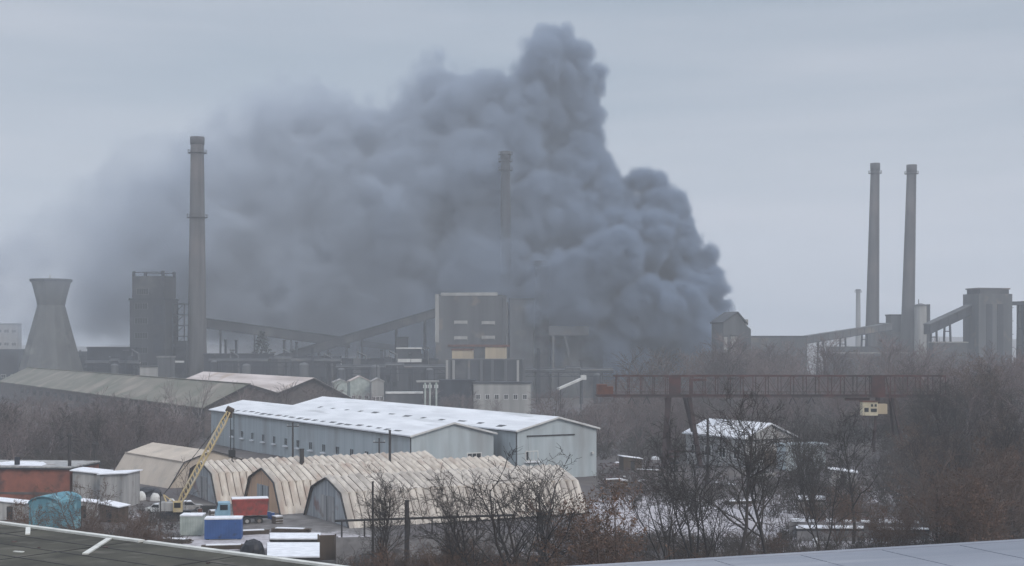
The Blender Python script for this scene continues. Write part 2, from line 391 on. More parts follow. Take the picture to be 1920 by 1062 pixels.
# old hall with two roofs
HALL0 = P(465, 722, 370) - VV * 11.6
def old_hall():
    base = HALL0.copy(); z1 = base.z; base.z = 0
    # local +x away along the ridge, -y to the right along the gable
    t = thing('old_hall', 'old twin-roofed hall, mossy grey left roof and snow dusted pink right roof', 'hall', base, RU)
    L = 292.0; L2 = 96.0; ya, yb, yv = -11.6, -29.6, -19.5; zv, ze = 10.9, 7.7
    pr = [(0, ze), (ya, z1), (yv, zv), (yb, z1 + 1.4), (-41.5, 8.6)]
    MB().prism([(0, 0)] + pr[:3] + [(yv, 0)], 'x', 0, L).build('wall', MAT['darkbrick'], t)
    MB().prism([(yv - .003, 0)] + [(yv - .003, zv)] + pr[3:] + [(-41.5, 0)], 'x', 0, L2).build('wall', MAT['darkbrick'], t)
    def slab(m, p, q, L1):
        m.prism([(p[0], p[1] + .03), (q[0], q[1] + .03), (q[0], q[1] + .3), (p[0], p[1] + .3)], 'x', -.8, L1)
    m = MB(); slab(m, (.7, ze - .34), pr[1], L + .8); slab(m, pr[1], (yv + .02, zv), L + .8); a = m.build('roof', MAT['oldroof'], t); a['label'] = 'mossy grey roof'
    m = MB(); slab(m, (yv - .02, zv), pr[3], L2); slab(m, pr[3], (-42.1, 8.3), L2); b = m.build('roof', MAT['pinkroof'], t); b['label'] = 'snow dusted pinkish roof'
    MB().box(-.9, L + .9, ya - .5, ya + .5, z1 + .26, z1 + .42).build('ridge_cap', MAT['oldroof'], a)
    for k in range(20): window(t, 5 + 12.5 * k, 5.2, 5.0, 1.6, 0.0, 1, bars=3, frame='soot')
    g = MB()
    for p, q in zip(pr, pr[1:]): g.bar((-.86, p[0], p[1] - .05), (-.86, q[0], q[1] - .05), .1, .5)
    g.build('barge_board', MAT['darktrim'], t)
old_hall()

# ------------------------------------------------------------------ hangars
def hangar(label, loc, rz, L, mat, w=16.0, peak=6.0, knee=(5.2, 4.35), gable='greyplank', rib=1.08, amp=.42, cut=0, double=False):
    """local x along the axis from the front gable, y across"""
    t = thing('hangar', label, 'hangar', loc, rz, None)
    prof = [(-w / 2, 0), (-w / 2 + .75, 1.15), (-knee[0], knee[1]), (-knee[0] / 2, (knee[1] + peak) / 2 + .05), (0, peak), (knee[0] / 2, (knee[1] + peak) / 2 + .05), (knee[0], knee[1]), (w / 2 - .75, 1.15), (w / 2, 0)]
    def norm(i):
        a = Vector(prof[max(i - 1, 0)]); b = Vector(prof[min(i + 1, len(prof) - 1)]); d = (b - a).normalized(); n = Vector((-d.y, d.x))
        return n if n.y > -0.2 else -n
    ns = [norm(i) for i in range(len(prof))]
    n = int(L / rib); m = MB(); st = []
    for k in range(n):
        x = k * rib
        st += [(x, 0.0), (x + rib * .2, amp * .55), (x + rib * .5, amp), (x + rib * .8, amp * .55)]
    st.append((n * rib, 0.0))
    for x, a in st:
        jit = 1 + .25 * math.sin(x * 1.7)
        for i, q in enumerate(prof):
            aa = a * jit * (1.0 if 1 < i < 7 else .6)
            m.v.append((x, q[0] + ns[i].x * aa, max(q[1] + ns[i].y * aa, 0)))
    kk = len(prof)
    for s in range(len(st) - 1):
        for i in range(kk - 1): m.f.append((s * kk + i, s * kk + i + 1, (s + 1) * kk + i + 1, (s + 1) * kk + i))
    sh = m.build('shell', MAT[mat], t)
    md = sh.modifiers.new('thick', 'SOLIDIFY'); md.thickness = .07; md.offset = -1
    Lr = n * rib
    inner = [(q[0] * .985, max(q[1] - .07, 0)) for q in prof]
    MB().prism(inner, 'x', .25, .4).build('gable_wall', MAT[gable], t)
    MB().prism(inner, 'x', Lr - .4, Lr - .25).build('rear_wall', MAT[gable], t)
    f = MB()
    for i in range(kk - 1):
        f.bar((-.06, prof[i][0], prof[i][1] + .02), (-.06, prof[i + 1][0], prof[i + 1][1] + .02), .12, .22, up=(1, 0, 0))
    f.build('arch_trim', MAT['darktrim'], t)
    f = MB(); f.box(.17, .25, -2.4, 2.4, .05, 3.6); d = f.build('door', MAT['greyplank'] if gable != 'greyplank' else MAT['corr'], t)
    MB().box(.11, .17, -.06, .06, .1, 3.55).build('door_gap', MAT['darktrim'], d)
    s = MB()
    for sg in (-1, 1): s.box(.3, Lr - .3, sg * knee[0] * 1.0 - .08 + sg * .12, sg * knee[0] + .08 + sg * .12, knee[1] + .02, knee[1] + .17)
    s.build('knee_strip', MAT['hangar3'], sh)
    if amp > .1:
        s = MB()
        for k in range(1, n):
            for i in range(1, kk - 2): s.bar((k * rib, prof[i][0], prof[i][1] + .05), (k * rib, prof[i + 1][0], prof[i + 1][1] + .05), .09, .1, up=(1, 0, 0))
        s.build('seam', MAT['seam'], sh)
    return t
H1 = Vector((-25.0, 191.0, 0))
hangar('ribbed beige hangar with grey plank gable nearest the viewer, bare trees before it', H1, RV, 37.0, 'hangar')
H3 = H1 + U * 18.2 - VV * 2.6
hangar('ribbed cream hangar with an orange plank gable, middle of the row', H3, RV, 40.0, 'hangar2', gable='orangeplank')
H4 = H3 + U * 17.6 - VV * 3.5
hangar('ribbed cream hangar behind the red truck, farthest of the parallel row', H4, RV, 39.0, 'hangar2', gable='greyplank', peak=5.7)
d5 = Vector((.595, -.803, 0))
H5s = P(290, 830, 259); H5s.z = 0
hangar('plain grey-beige hangar turned the other way beside the crane', H5s + d5 * 25, math.atan2(-d5.y, -d5.x), 26.0, 'hangar3', amp=.035, gable='hangar3')

# ------------------------------------------------------------------ helper for boxes of far buildings
def bbox(px0, px1, pyt, D, ratio=.8, a=18):
    """location, width, depth, height and turn of a block whose outline spans px0..px1 and whose top is at pyt"""
    wpx = (px1 - px0) / F * D; ar = R(abs(a)); w = wpx / (math.cos(ar) + ratio * math.sin(ar))
    x = ((px0 + px1) / 2 - CX) / F * D
    z0 = tz(x, D)
    return Vector((x, D, z0)), w, ratio * w, H - (pyt - HOR) / F * D - z0, R(a)
def block(name, label, cat, px0, px1, pyt, D, ratio=.8, a=18, wall='grimy', roofm='soot', parapet=.8, wins=None, gable=0.0, group=None, frame='white', roof_oh=.3):
    loc, w, d, h, rz = bbox(px0, px1, pyt, D, ratio, a)
    t = thing(name, label, cat, loc, rz, group)
    if gable:
        hw = h - gable
        MB().prism([(-w / 2, 0), (w / 2, 0), (w / 2, hw), (0, h - .25), (-w / 2, hw)], 'y', -d / 2, d / 2).build('wall', MAT[wall], t)
        r = MB(); s = gable / (w / 2)
        for sg in (-1, 1):
            r.prism([(sg * (w / 2 + roof_oh), hw - s * roof_oh + .02), (0, h - .2), (0, h + .1), (sg * (w / 2 + roof_oh), hw - s * roof_oh + .32)], 'y', -d / 2 - roof_oh, d / 2 + roof_oh)
        r.build('roof', MAT[roofm], t)
    else:
        MB().box(-w / 2, w / 2, -d / 2, d / 2, 0, h - parapet).build('wall', MAT[wall], t)
        MB().box(-w / 2 - roof_oh, w / 2 + roof_oh, -d / 2 - roof_oh, d / 2 + roof_oh, h - parapet, h).build('roof', MAT[roofm], t)
    if wins:
        nx, nz, zf0, zf1, ww, hh = wins
        for i in range(nx):
            for j in range(nz):
                x = -w / 2 + w * (i + .5) / nx; z = h * (zf0 + (zf1 - zf0) * (j + .5) / nz)
                window(t, x, z, ww, hh, -d / 2, -1, frame=frame)
    return t, w, d, h

# ------------------------------------------------------------------ chimneys and the cooling tower
def chimney(label, pxt, pyt, hwt, pxb, pyb, hwb, D, collars=(28,), mat='chimney', group=None, ladder=True, topband=14):
    k = D / F
    x = (pxb - CX) * k; z0 = tz(x, D); h = H - (pyt - HOR) * k - z0
    hb = H - (pyb - HOR) * k - z0                         # height at which the lower width was measured
    rt, rb = hwt * k, hwb * k
    r0 = rt + (rb - rt) * h / max(h - hb, 1) * 1.03
    lean = ((pxt - pxb) * k * h / max(h - hb, 1), 0)
    t = thing('chimney', label, 'chimney', (x - lean[0] * hb / h if hb > 0 else x, D, z0), 0, group)
    prof = []
    for i in range(25):
        f = i / 24; prof.append((r0 + (rt - r0) * (f ** .92), h * f))
    MB().lathe(prof, 40, lean).build('shaft', MAT[mat], t, True)
    hh = topband * k
    lx = lambda z: lean[0] * z / h
    MB().lathe([(rt + .22, h - hh), (rt + .32, h - hh * .5), (rt + .32, h + .15), (rt - .5, h + .15)], 40, (0, 0), True, cx=lx(h - hh / 2)).build('soot_band', MAT['chimney_dark'], t, True)
    for c in collars:
        z = h - c * k; r = r0 + (rt - r0) * ((z / h) ** .92)
        p = MB().lathe([(r, z - .4), (r + 1.2, z - .15), (r + 1.2, z), (r, z)], 32, (0, 0), True, cx=lx(z)).build('platform', MAT['chimney_dark'], t)
        rl = MB()
        for q in range(20):
            an = 2 * PI * q / 20; c_, s_ = math.cos(an), math.sin(an)
            rl.bar((lx(z) + (r + 1.1) * c_, (r + 1.1) * s_, z), (lx(z) + (r + 1.1) * c_, (r + 1.1) * s_, z + 1.2), .08)
        rl.lathe([(r + 1.05, z + 1.12), (r + 1.16, z + 1.12), (r + 1.16, z + 1.24), (r + 1.05, z + 1.24)], 32, (0, 0), False, cx=lx(z))
        rl.build('railing', MAT['chimney_dark'], p)
    if ladder:
        l = MB()
        for i in range(24):
            f0, f1 = i / 24 * .97, (i + 1) / 24 * .97
            ra, rc = r0 + (rt - r0) * (f0 ** .92) + .3, r0 + (rt - r0) * (f1 ** .92) + .3
            for dx in (-.3, .3): l.bar((lx(h * f0) + ra * .5 + dx, -ra * .87, h * f0), (lx(h * f1) + rc * .5 + dx, -rc * .87, h * f1), .1)
        l.build('ladder', MAT['chimney_dark'], t)
    return t
chimney('tall grey chimney standing alone in front of the smoke, left of the plant', 370, 258, 12, 369.5, 690, 18.3, 600, (29, 150))
chimney('grey chimney half swallowed by the smoke, behind the square boiler house', 948, 285, 8.5, 948, 500, 10.5, 641, (5, 18, 34), mat='soot')
chimney('short dark stack inside the thick smoke, right of the boiler house', 1016, 490, 13, 1016, 690, 14.5, 632, (6,), mat='chimney_dark', ladder=False)
chimney('left one of the twin grey chimneys standing clear of the smoke', 1641, 307, 8, 1635, 650, 13.2, 760, (18,))
chimney('right one of the twin grey chimneys standing clear of the smoke', 1709.5, 310, 8.6, 1701, 660, 13.2, 750, (16,))
chimney('thin pale distant stack just left of the twin chimneys', 1609, 543, 4, 1609, 610, 4.6, 1150, (5,), mat='concrete', ladder=False, topband=3)

def cooling_tower():
    D = 645; k = D / F; x = (96 - CX) * k; z0 = 0
    zt = H - (525 - HOR) * k; zw = H - (573 - HOR) * k; zb = H - (690 - HOR) * k
    rt, rw, rb = 37.5 * k, 25.5 * k, 56 * k
    t = thing('cooling_tower', 'squat grey cooling tower with a pinched waist and flared mouth', 'cooling tower', (x, D, 0))
    prof = []
    r0 = rw + (rb - rw) * zw / (zw - zb)
    for i in range(16):
        f = i / 15; z = 3.5 + (zw - 3.5) * f; prof.append((r0 + (rw - r0) * (f ** .93), z))
    for i in range(1, 9):
        f = i / 8; prof.append((rw + (rt - rw) * (f ** 1.12), zw + (zt - zw) * f))
    MB().lathe(prof, 12).build('shell', MAT['tower'], t)
    MB().lathe([(rt + .05, zt - .9), (rt + .45, zt - .9), (rt + .45, zt + .25), (rt - .6, zt + .25)], 12).build('top_rim', MAT['soot2'], t)
    for q in range(12):
        an = 2 * PI * q / 12
        MB().bar((r0 * math.cos(an), r0 * math.sin(an), 0), ((r0 - .6) * math.cos(an + .12), (r0 - .6) * math.sin(an + .12), 3.7), .7).build('leg', MAT['concrete'], t)
    MB().tube([(-.5, 0, zt), (-.5, 0, zt + 2.2)], .35, 6).box(-.9, -.1, -.4, .4, zt + .1, zt + 1.2).build('roof_vent', MAT['white'], t)
cooling_tower()

# ------------------------------------------------------------------ plant buildings, left to right
block('office_block', 'pale gridded building at the far left edge behind the cooling tower', 'building', -60, 38, 607, 830, .5, 10, 'palewall', 'grimy', .6, (7, 3, .35, .98, 2.6, 1.8))
block('plant_hall', 'dark purple low hall at the left edge beside the cooling tower', 'hall', -70, 42, 655, 735, .6, 8, 'soot', 'soot2', .8, (6, 1, .2, .5, 2.2, 1.5))
block('plant_hall', 'dark blue-grey low hall between cooling tower and square dark tower', 'hall', 166, 262, 651, 575, .7, 8, 'soot2', 'soot2', .6)
def coal_tower():
    D = 600; loc, w, d, h, rz = bbox(248, 330, 562, D, .75, -14)
    _, w2, d2, h2, _ = bbox(253, 327, 519, D, .75, -14)
    htop = H - (510 - HOR) * D / F
    t = thing('coal_tower', 'tall square sooty tower left of the lone chimney', 'tower', loc, rz)
    MB().box(-w / 2, w / 2, -d / 2, d / 2, 0, h).build('wall', MAT['soot'], t)
    MB().box(-w2 / 2, w2 / 2, -d2 / 2, d2 / 2, h, h2).build('upper_storey', MAT['soot'], t)
    p = MB()
    for sx in (-1, 1):
        for sy in (-1, 1): p.box(sx * w2 / 2 - (1.0 if sx > 0 else 0), sx * w2 / 2 + (1.0 if sx < 0 else 0), sy * d2 / 2 - (1 if sy > 0 else 0), sy * d2 / 2 + (1 if sy < 0 else 0), h2, htop)
    p.box(-w2 / 2 + 1, w2 / 2 - 1, -d2 / 2 + .1, -d2 / 2 + .4, htop - .7, htop - .35); p.box(-w2 / 2 + 1, w2 / 2 - 1, d2 / 2 - .4, d2 / 2 - .1, htop - .7, htop - .35)
    p.build('roof_frame', MAT['soot2'], t)
    for j in range(7):
        z = 9 + j * (h2 - 13) / 6.4
        dd, ww = (d, w) if z + 1.4 < h else (d2, w2)
        window(t, -ww * .17, z, ww * .36, 2.3, -dd / 2, -1, frame='grimy', bars=4)
    for j in range(3): MB().box(w * .18, w * .46, -d / 2 - .25, -d / 2 - .003, 8 + j * 12, 16 + j * 12).build('wall_panel', MAT['soot2'], t)
    MB().box(-w / 2 - .35, w / 2 + .35, -d / 2 - .35, d / 2 + .35, h - .5, h + .35).build('ledge', MAT['soot2'], t)
coal_tower()
def stair_tower():
    D = 596; loc, w, d, h, rz = bbox(326, 353, 570, D, .8, -14)
    t = thing('stair_tower', 'open steel stair tower between square dark tower and lone chimney', 'tower', loc, rz)
    f = MB()
    for sx in (-1, 1):
        for sy in (-1, 1): f.bar((sx * w / 2, sy * d / 2, 0), (sx * w / 2, sy * d / 2, h), .4)
    n = 9
    for i in range(1, n + 1):
        z = h * i / n
        for sy in (-1, 1): f.bar((-w / 2, sy * d / 2, z), (w / 2, sy * d / 2, z), .3)
        for sx in (-1, 1): f.bar((sx * w / 2, -d / 2, z), (sx * w / 2, d / 2, z), .3)
        f.bar((-w / 2, -d / 2, z - h / n), (w / 2, -d / 2, z), .22)
    f.build('frame', MAT['soot2'], t)
    for i in range(1, n + 1): MB().box(-w / 2 + .2, w / 2 - .2, -d / 2 + .2, d / 2 - .2, h * i / n - .35, h * i / n - .2).build('landing', MAT['soot2'], t)
    MB().box(-w / 2 + .2, w / 2 - .2, 0, d / 2 - .2, 0, h * .62).build('shaft_wall', MAT['soot'], t)
    MB().box(-w / 2 + 1, w / 2 - 1.0, -d / 2 - .25, -d / 2 - .18, h * .13, h * .17).box(-w * .3, w * .5, -d / 2 - .25, -d / 2 - .18, h * .395, h * .415).build('white_panel', MAT['white'], t)
stair_tower()
block('gate_house', 'small whitish house with dark windows below the square tower', 'house', 262, 297, 686, 545, .6, 12, 'palewall', 'grimy', .5, (3, 1, .35, .8, 1.6, 1.6))
block('tank_house', 'greenish low building left of the lone chimney base', 'building', 297, 326, 668, 560, .8, -10, 'grimy', 'concrete', .6)

def roof_lantern_hall(label, px0, px1, pyt, D):
    t, w, d, h = block('plant_hall', label, 'hall', px0, px1, pyt, D, .4, 5, 'soot', 'soot2', .6)
    MB().box(-w * .38, w * .38, -d * .2, d * .2, h, h + 2.0).build('roof_lantern', MAT['soot2'], t)
    for i in range(4): MB().tube([(-w * .3 + i * w * .2, -d * .35, h), (-w * .3 + i * w * .2, -d * .35, h + 2.6)], .5, 8).build('roof_vent', MAT['grimy'], t)
roof_lantern_hall('dim dark hall seen between cooling tower and the square dark tower, lowest one', 118, 205, 667, 690)
def tank(px, pyt, pw, D, mat, label, group):
    k = D / F; x = (px - CX) * k; h = H - (pyt - HOR) * k; r = pw / 2 * k
    t = thing('storage_tank', label, 'tank', (x, D, 0), rnd.uniform(0, 6), group)
    MB().lathe([(r, 0), (r, h - r * .5)], 20).build('drum', MAT[mat], t)
    MB().lathe([(r * 1.02, h - r * .5), (r * .75, h - r * .2), (r * .1, h)], 20).build('dome', MAT['grimy'], t)
    MB().bar((r + .2, 0, 0), (r + .2, 0, h), .3).build('ladder', MAT['soot2'], t)
def collector(px, pyt, pw, D, mat, label, group):
    k = D / F; x = (px - CX) * k; h = H - (pyt - HOR) * k; w = pw / 2 * k
    t = thing('dust_collector', label, 'collector', (x, D, 0), R(rnd.uniform(-20, 20)), group)
    MB().box(-w, w, -w, w, h * .62, h).build('hopper_box', MAT[mat], t)
    MB().add([(-w, -w, h * .62), (w, -w, h * .62), (w, w, h * .62), (-w, w, h * .62), (0, 0, h * .42)], [(0, 1, 4), (1, 2, 4), (2, 3, 4), (3, 0, 4), (3, 2, 1, 0)]).build('hopper', MAT['soot2'], t)
    for sx in (-1, 1):
        for sy in (-1, 1): MB().bar((sx * w * .9, sy * w * .9, 0), (sx * w * .9, sy * w * .9, h * .63), .35).build('leg', MAT['soot2'], t)
    MB().tube([(w * .3, 0, h), (w * .3, 0, h + 2.5), (w * 2.6, 0, h + 1.0), (w * 2.9, 0, h * .5)], .45, 8).build('duct', MAT['grimy'], t)
def mast(px, pyt, D, label, group):
    k = D / F; x = (px - CX) * k; h = H - (pyt - HOR) * k
    t = thing('steel_mast', label, 'mast', (x, D, 0), rnd.uniform(0, 3), group)
    m = MB()
    for q in ((-.5, -.5), (.5, -.5), (.5, .5), (-.5, .5)): m.bar((q[0], q[1], 0), (q[0] * .5, q[1] * .5, h), .16)
    for i in range(int(h / 2)): m.bar((-.5, -.5, i * 2), (.5, -.5, i * 2 + 2), .1)
    m.build('lattice', MAT['soot2'], t)
    MB().box(-1.1, 1.1, -.15, .15, h - .5, h).build('lamp_bar', MAT['grimy'], t)
def pipe_bridge(label, px0, px1, pyt, D, n):
    k = D / F; x0, x1 = (px0 - CX) * k, (px1 - CX) * k; z = H - (pyt - HOR) * k
    t = thing('pipe_bridge', label, 'pipe bridge', (x0, D, 0)); L = x1 - x0
    for i, (dy, dz, r, mt) in enumerate(((-.9, 0, .38, 'grimy'), (0, .35, .55, 'soot'), (.9, 0, .3, 'corr'))):
        MB().tube([(0, dy, z - .9 + dz), (L * .45, dy, z - .9 + dz), (L * .45 + .3, dy, z - .1 + dz), (L * .62, dy, z - .1 + dz), (L * .62 + .3, dy, z - .9 + dz), (L, dy, z - .9 + dz)], r, 8).build('pipe', MAT[mt], t)
    g = MB(); g.bar((0, -1.4, z - 1.7), (L, -1.4, z - 1.7), .35); g.bar((0, 1.4, z - 1.7), (L, 1.4, z - 1.7), .35); g.bar((0, -1.4, z - 3.4), (L, -1.4, z - 3.4), .25)
    m = int(L / 3)
    for i in range(m): g.bar((L * i / m, -1.4, z - (1.7 if i % 2 else 3.4)), (L * (i + 1) / m, -1.4, z - (3.4 if i % 2 else 1.7)), .15)
    g.build('girder', MAT['soot2'], t)
    for i in range(n):
        x = L * (i + .5) / n
        MB().bar((x, -1.3, 0), (x, -1.3, z - 1.7), .4).bar((x, 1.3, 0), (x, 1.3, z - 1.7), .4).bar((x, -1.3, z * .4), (x, 1.3, z * .7), .2).build('trestle', MAT['soot2'], t)
pipe_bridge('long dark pipe bridge before the halls right of the lone chimney', 392, 640, 672, 555, 6)
pipe_bridge('dark pipe bridge before the halls left of the boiler house', 630, 835, 684, 548, 5)
pipe_bridge('dim pipe bridge at the foot of the smoke right of the boiler house', 985, 1150, 690, 560, 4)
pipe_bridge('dark pipe bridge between cooling tower and the square dark tower', 160, 262, 676, 556, 3)
for i, px in enumerate((405, 436, 470, 512, 548, 586, 618, 650, 690, 716, 770, 800, 168, 206, 236, 1010, 1090)): mast(px, rnd.uniform(645, 676), rnd.uniform(552, 572), 'thin dark lattice mast among the plant halls', 'lattice masts among the plant halls')
for px, py, pw, mt in ((402, 676, 14, 'soot'), (462, 682, 16, 'grimy'), (570, 680, 18, 'grimy'), (640, 690, 14, 'soot'), (704, 684, 18, 'grimy'), (805, 690, 15, 'soot'), (215, 682, 14, 'grimy'), (1120, 700, 16, 'soot')):
    tank(px, py, pw, rnd.uniform(532, 548), mt, 'dim round storage tank before the dark plant halls', 'storage tanks before the plant halls')
for px, py, pw, mt in ((430, 672, 12, 'soot'), (530, 668, 14, 'grimy'), (606, 676, 12, 'soot'), (668, 672, 14, 'grimy'), (728, 670, 12, 'soot'), (786, 664, 12, 'soot'), (246, 668, 12, 'soot')):
    collector(px, py, pw, rnd.uniform(558, 570), mt, 'dark boxy dust collector on legs among the plant halls', 'dust collectors among the plant halls')
def gallery(label, p0, p1, hh, ww, legs=(), mat='soot', name='conveyor_gallery', roofm='soot2'):
    """an inclined covered conveyor from p0 to p1 (roof line) with trestles at the given fractions"""
    p0, p1 = Vector(p0), Vector(p1); d = p1 - p0; base = Vector((p0.x, p0.y, tz(p0.x, p0.y)))
    dh = Vector((d.x, d.y, 0)); L = dh.length; rz = math.atan2(dh.y, dh.x)
    t = thing(name, label, 'conveyor', base, rz)
    za, zb = p0.z - base.z, p1.z - base.z
    b = MB()
    b.add([(0, -ww / 2, za - hh), (0, ww / 2, za - hh), (0, ww / 2, za - .3), (0, -ww / 2, za - .3), (L, -ww / 2, zb - hh), (L, ww / 2, zb - hh), (L, ww / 2, zb - .3), (L, -ww / 2, zb - .3)],
          [(0, 3, 2, 1), (4, 5, 6, 7), (0, 1, 5, 4), (1, 2, 6, 5), (2, 3, 7, 6), (3, 0, 4, 7)]).build('gallery_body', MAT[mat], t)
    MB().bar((-.2, 0, za - .12), (L + .2, 0, zb - .12), ww + .6, .34).build('roof', MAT[roofm], t)
    c = MB(); n = max(3, int(L / 5))
    for i in range(n + 1):
        x = L * i / n; z = za + (zb - za) * i / n
        c.bar((x, -ww / 2 - .06, z - hh), (x, -ww / 2 - .06, z - .3), .25, .1)
    c.bar((0, -ww / 2 - .1, za - hh * .95), (L, -ww / 2 - .1, zb - hh * .95), .16, .35)
    c.build('side_frame', MAT['soot2'], t)
    for f in legs:
        x = L * f; z = za + (zb - za) * f - hh
        if z < 1.5: continue
        g = MB()
        for s in (-1, 1): g.bar((x, s * ww * .8, 0), (x, s * ww * .4, z), .7)
        nn = max(1, int(z / 7))
        for q in range(1, nn + 1):
            zz = z * q / (nn + .4); g.bar((x, -ww * (.8 - .4 * zz / z), zz), (x, ww * (.8 - .4 * zz / z), zz), .4)
        g.build('trestle', MAT['soot2'], t)
    return t
gallery('dark conveyor gallery sloping down rightwards from the lone chimney', P(380, 596, 615), P(655, 634, 625), 4.4, 4, (.12, .35, .6, .85))
gallery('dark conveyor gallery climbing rightwards to the top of the boiler house', P(500, 672, 600), P(822, 577, 612), 4.0, 4, (.3, .55, .75, .92))
gallery('low level conveyor gallery under the climbing one, left of boiler house', P(640, 634, 640), P(742, 647, 640), 2.6, 3.4, (.3, .8), mat='soot')
gallery('conveyor gallery climbing to the twin chimneys from the long low hall', P(1505, 631, 700), P(1668, 606, 735), 3.8, 4, (.2, .45, .7), mat='grimy', roofm='grimy')
gallery('steep conveyor gallery climbing to the square tower at far right', P(1738, 608, 640), P(1822, 569, 650), 4.6, 4.5, (.15, .45), mat='soot', roofm='grimy')
gallery('short level bridge leaving the right square tower towards the frame edge', P(1886, 566, 650), P(1930, 566, 655), 1.6, 3, (.6,), mat='soot', name='conveyor_bridge')

def spike(label, px, pyt, D, r=.5, mat='soot2', name='vent_pipe'):
    x = (px - CX) / F * D; z = H - (pyt - HOR) / F * D
    t = thing(name, label, 'pipe', (x, D, 0), 0, 'thin pipes above the dark halls')
    MB().tube([(0, 0, 0), (0, 0, z - .4)], r, 10).build('pipe', MAT[mat], t)
    MB().tube([(0, 0, z - .5), (0, 0, z)], r * 1.4, 10).build('cap', MAT[mat], t)
spike('thin dark vent pipe, first one right of the lone chimney', 423, 637, 588)
spike('thin dark vent pipe, second one right of the lone chimney', 443, 638, 588)
spike('thin dark vent pipe just right of the dark evergreen', 533, 638, 588)
spike('thin dark vent pipe under the climbing gallery foot', 556, 641, 588)
block('plant_hall', 'long dark blue hall right of the lone chimney', 'hall', 384, 512, 663, 585, .35, 6, 'soot2', 'soot2', .6, (8, 1, .25, .6, 2.2, 1.6), frame='soot')
block('plant_hall', 'dark purple hall under the climbing conveyor gallery', 'hall', 508, 640, 668, 580, .35, 5, 'soot', 'soot2', .8, (6, 1, .25, .6, 2.2, 1.6), frame='soot')
block('plant_hall', 'dark hall with pale strips, left of boiler house', 'hall', 640, 822, 672, 575, .3, 5, 'soot', 'soot2', .8, (8, 1, .25, .6, 2.4, 1.8), frame='soot')
def striped_shed():
    t, w, d, h = block('striped_shed', 'low shed with two pale roof strips left of boiler house', 'shed', 743, 790, 652, 570, .5, 5, 'soot', 'white', .5, None)
    MB().box(-w / 2 - .2, w / 2 + .2, -d / 2 - .5, -d / 2 - .003, h * .74, h * .80).build('pale_strip', MAT['white'], t)
striped_shed()
block('transfer_house', 'small dark transfer house under the climbing gallery', 'building', 742, 766, 632, 606, .8, 8, 'soot', 'soot2', .5)

def boiler_house():
    D = 582; loc, w, d, h, rz = bbox(818, 950, 550, D, .5, -7)
    k = D / F; zz = lambda py: H - (py - HOR) * k
    t = thing('boiler_house', 'square grey boiler house with white parapet line and four pale window strips', 'building', loc, rz)
    MB().box(-w / 2, w / 2, -d / 2, d / 2, 0, h - 1.3).build('wall', MAT['grimy'], t)
    X = lambda px: ((px - CX) * k - loc.x) / math.cos(rz) - math.tan(-rz) * 0
    MB().box(-w / 2 + 2.2, w / 2 - 2.0, -d / 2 - .25, -d / 2 + .35, h - 1.3, h).build('parapet', MAT['palewall'], t)
    MB().box(-w / 2 - .12, -w / 2 + 1.4, -d / 2 - .3, -d / 2 + .5, zz(642), h - .6).build('corner_pilaster', MAT['palewall'], t)
    MB().box(-w / 2 + 1.6, w / 2 - .4, -d / 2 + .6, d / 2 - .4, h - 1.297, h - .9).build('roof', MAT['soot'], t)
    for px, py in ((869, 605), (920, 606), (869, 634), (920, 633)):
        f = MB().box(X(px) - 2.7, X(px) + 2.7, -d / 2 - .2, -d / 2, zz(py) - .75, zz(py) + .75).build('window_strip', MAT['palewall'], t)
        MB().box(X(px) - 2.5, X(px) + 2.5, -d / 2 - .23, -d / 2 - .2, zz(py) - .9, zz(py) - .45).build('pane', MAT['grimy'], f)
    for px in (880, 905, 955):
        MB().box(X(px) - .35, X(px) + .35, -d / 2 - .18, -d / 2, 12, h - 4).build('pilaster', MAT['grimy'], t)
    MB().box(X(845), X(960), -d / 2 - .5, -d / 2, zz(650), zz(646)).build('rusty_band', MAT['rust'], t)
boiler_house()
def kiln(label, px0, px1, pyt, D):
    t, w, d, h = block('bunker', label, 'bunker', px0, px1, pyt, D, .6, -7, 'beige', 'rust', .7, None)
    m = MB()
    for i in range(1, 6): m.box(-w / 2 + w * i / 6 - .12, -w / 2 + w * i / 6 + .12, -d / 2 - .12, -d / 2, h * .5, h - .7)
    m.build('wall_rib', MAT['beige'], t)
kiln('pale beige bunker block with rusty top, left of two before boiler house', 848, 888, 654, 566)
kiln('taller pale beige bunker block with rusty top, right of two before boiler house', 910, 950, 648, 566)
def annex():
    D = 556; t, w, d, h = block('annex', 'low colonnaded annex with pale posts in front of the boiler house', 'building', 836, 980, 673, D, .2, -4, 'soot', 'grimy', .5, None)
    for i, f in enumerate((0, .03, .09, .3, .47, .62, .8, .97)):
        x = -w / 2 + w * (.02 + f * .96); MB().box(x - .45, x + .45, -d / 2 - .7, -d / 2 - .003, 0, h - .52).build('post', MAT['palewall'] if i in (0, 2, 7) else MAT['grimy'], t)
    MB().box(-w / 2, w / 2, -d / 2 - .9, -d / 2 - .7, h * .42, h * .48).build('rail', MAT['rust'], t)
annex()
block('white_shed', 'low white walled shed with a dark roof before the annex', 'shed', 888, 996, 716, 470, .3, -6, 'palewall', 'soot', .6, (6, 1, .3, .8, 1.2, 1.4))
block('dark_shed', 'dark box shed left of the low white shed', 'shed', 820, 890, 712, 475, .5, -8, 'soot2', 'soot2', .5)
block('side_tower', 'grey side block of the boiler house against the smoke', 'building', 956, 1003, 560, 630, .6, -7, 'grimy', 'soot', .8)
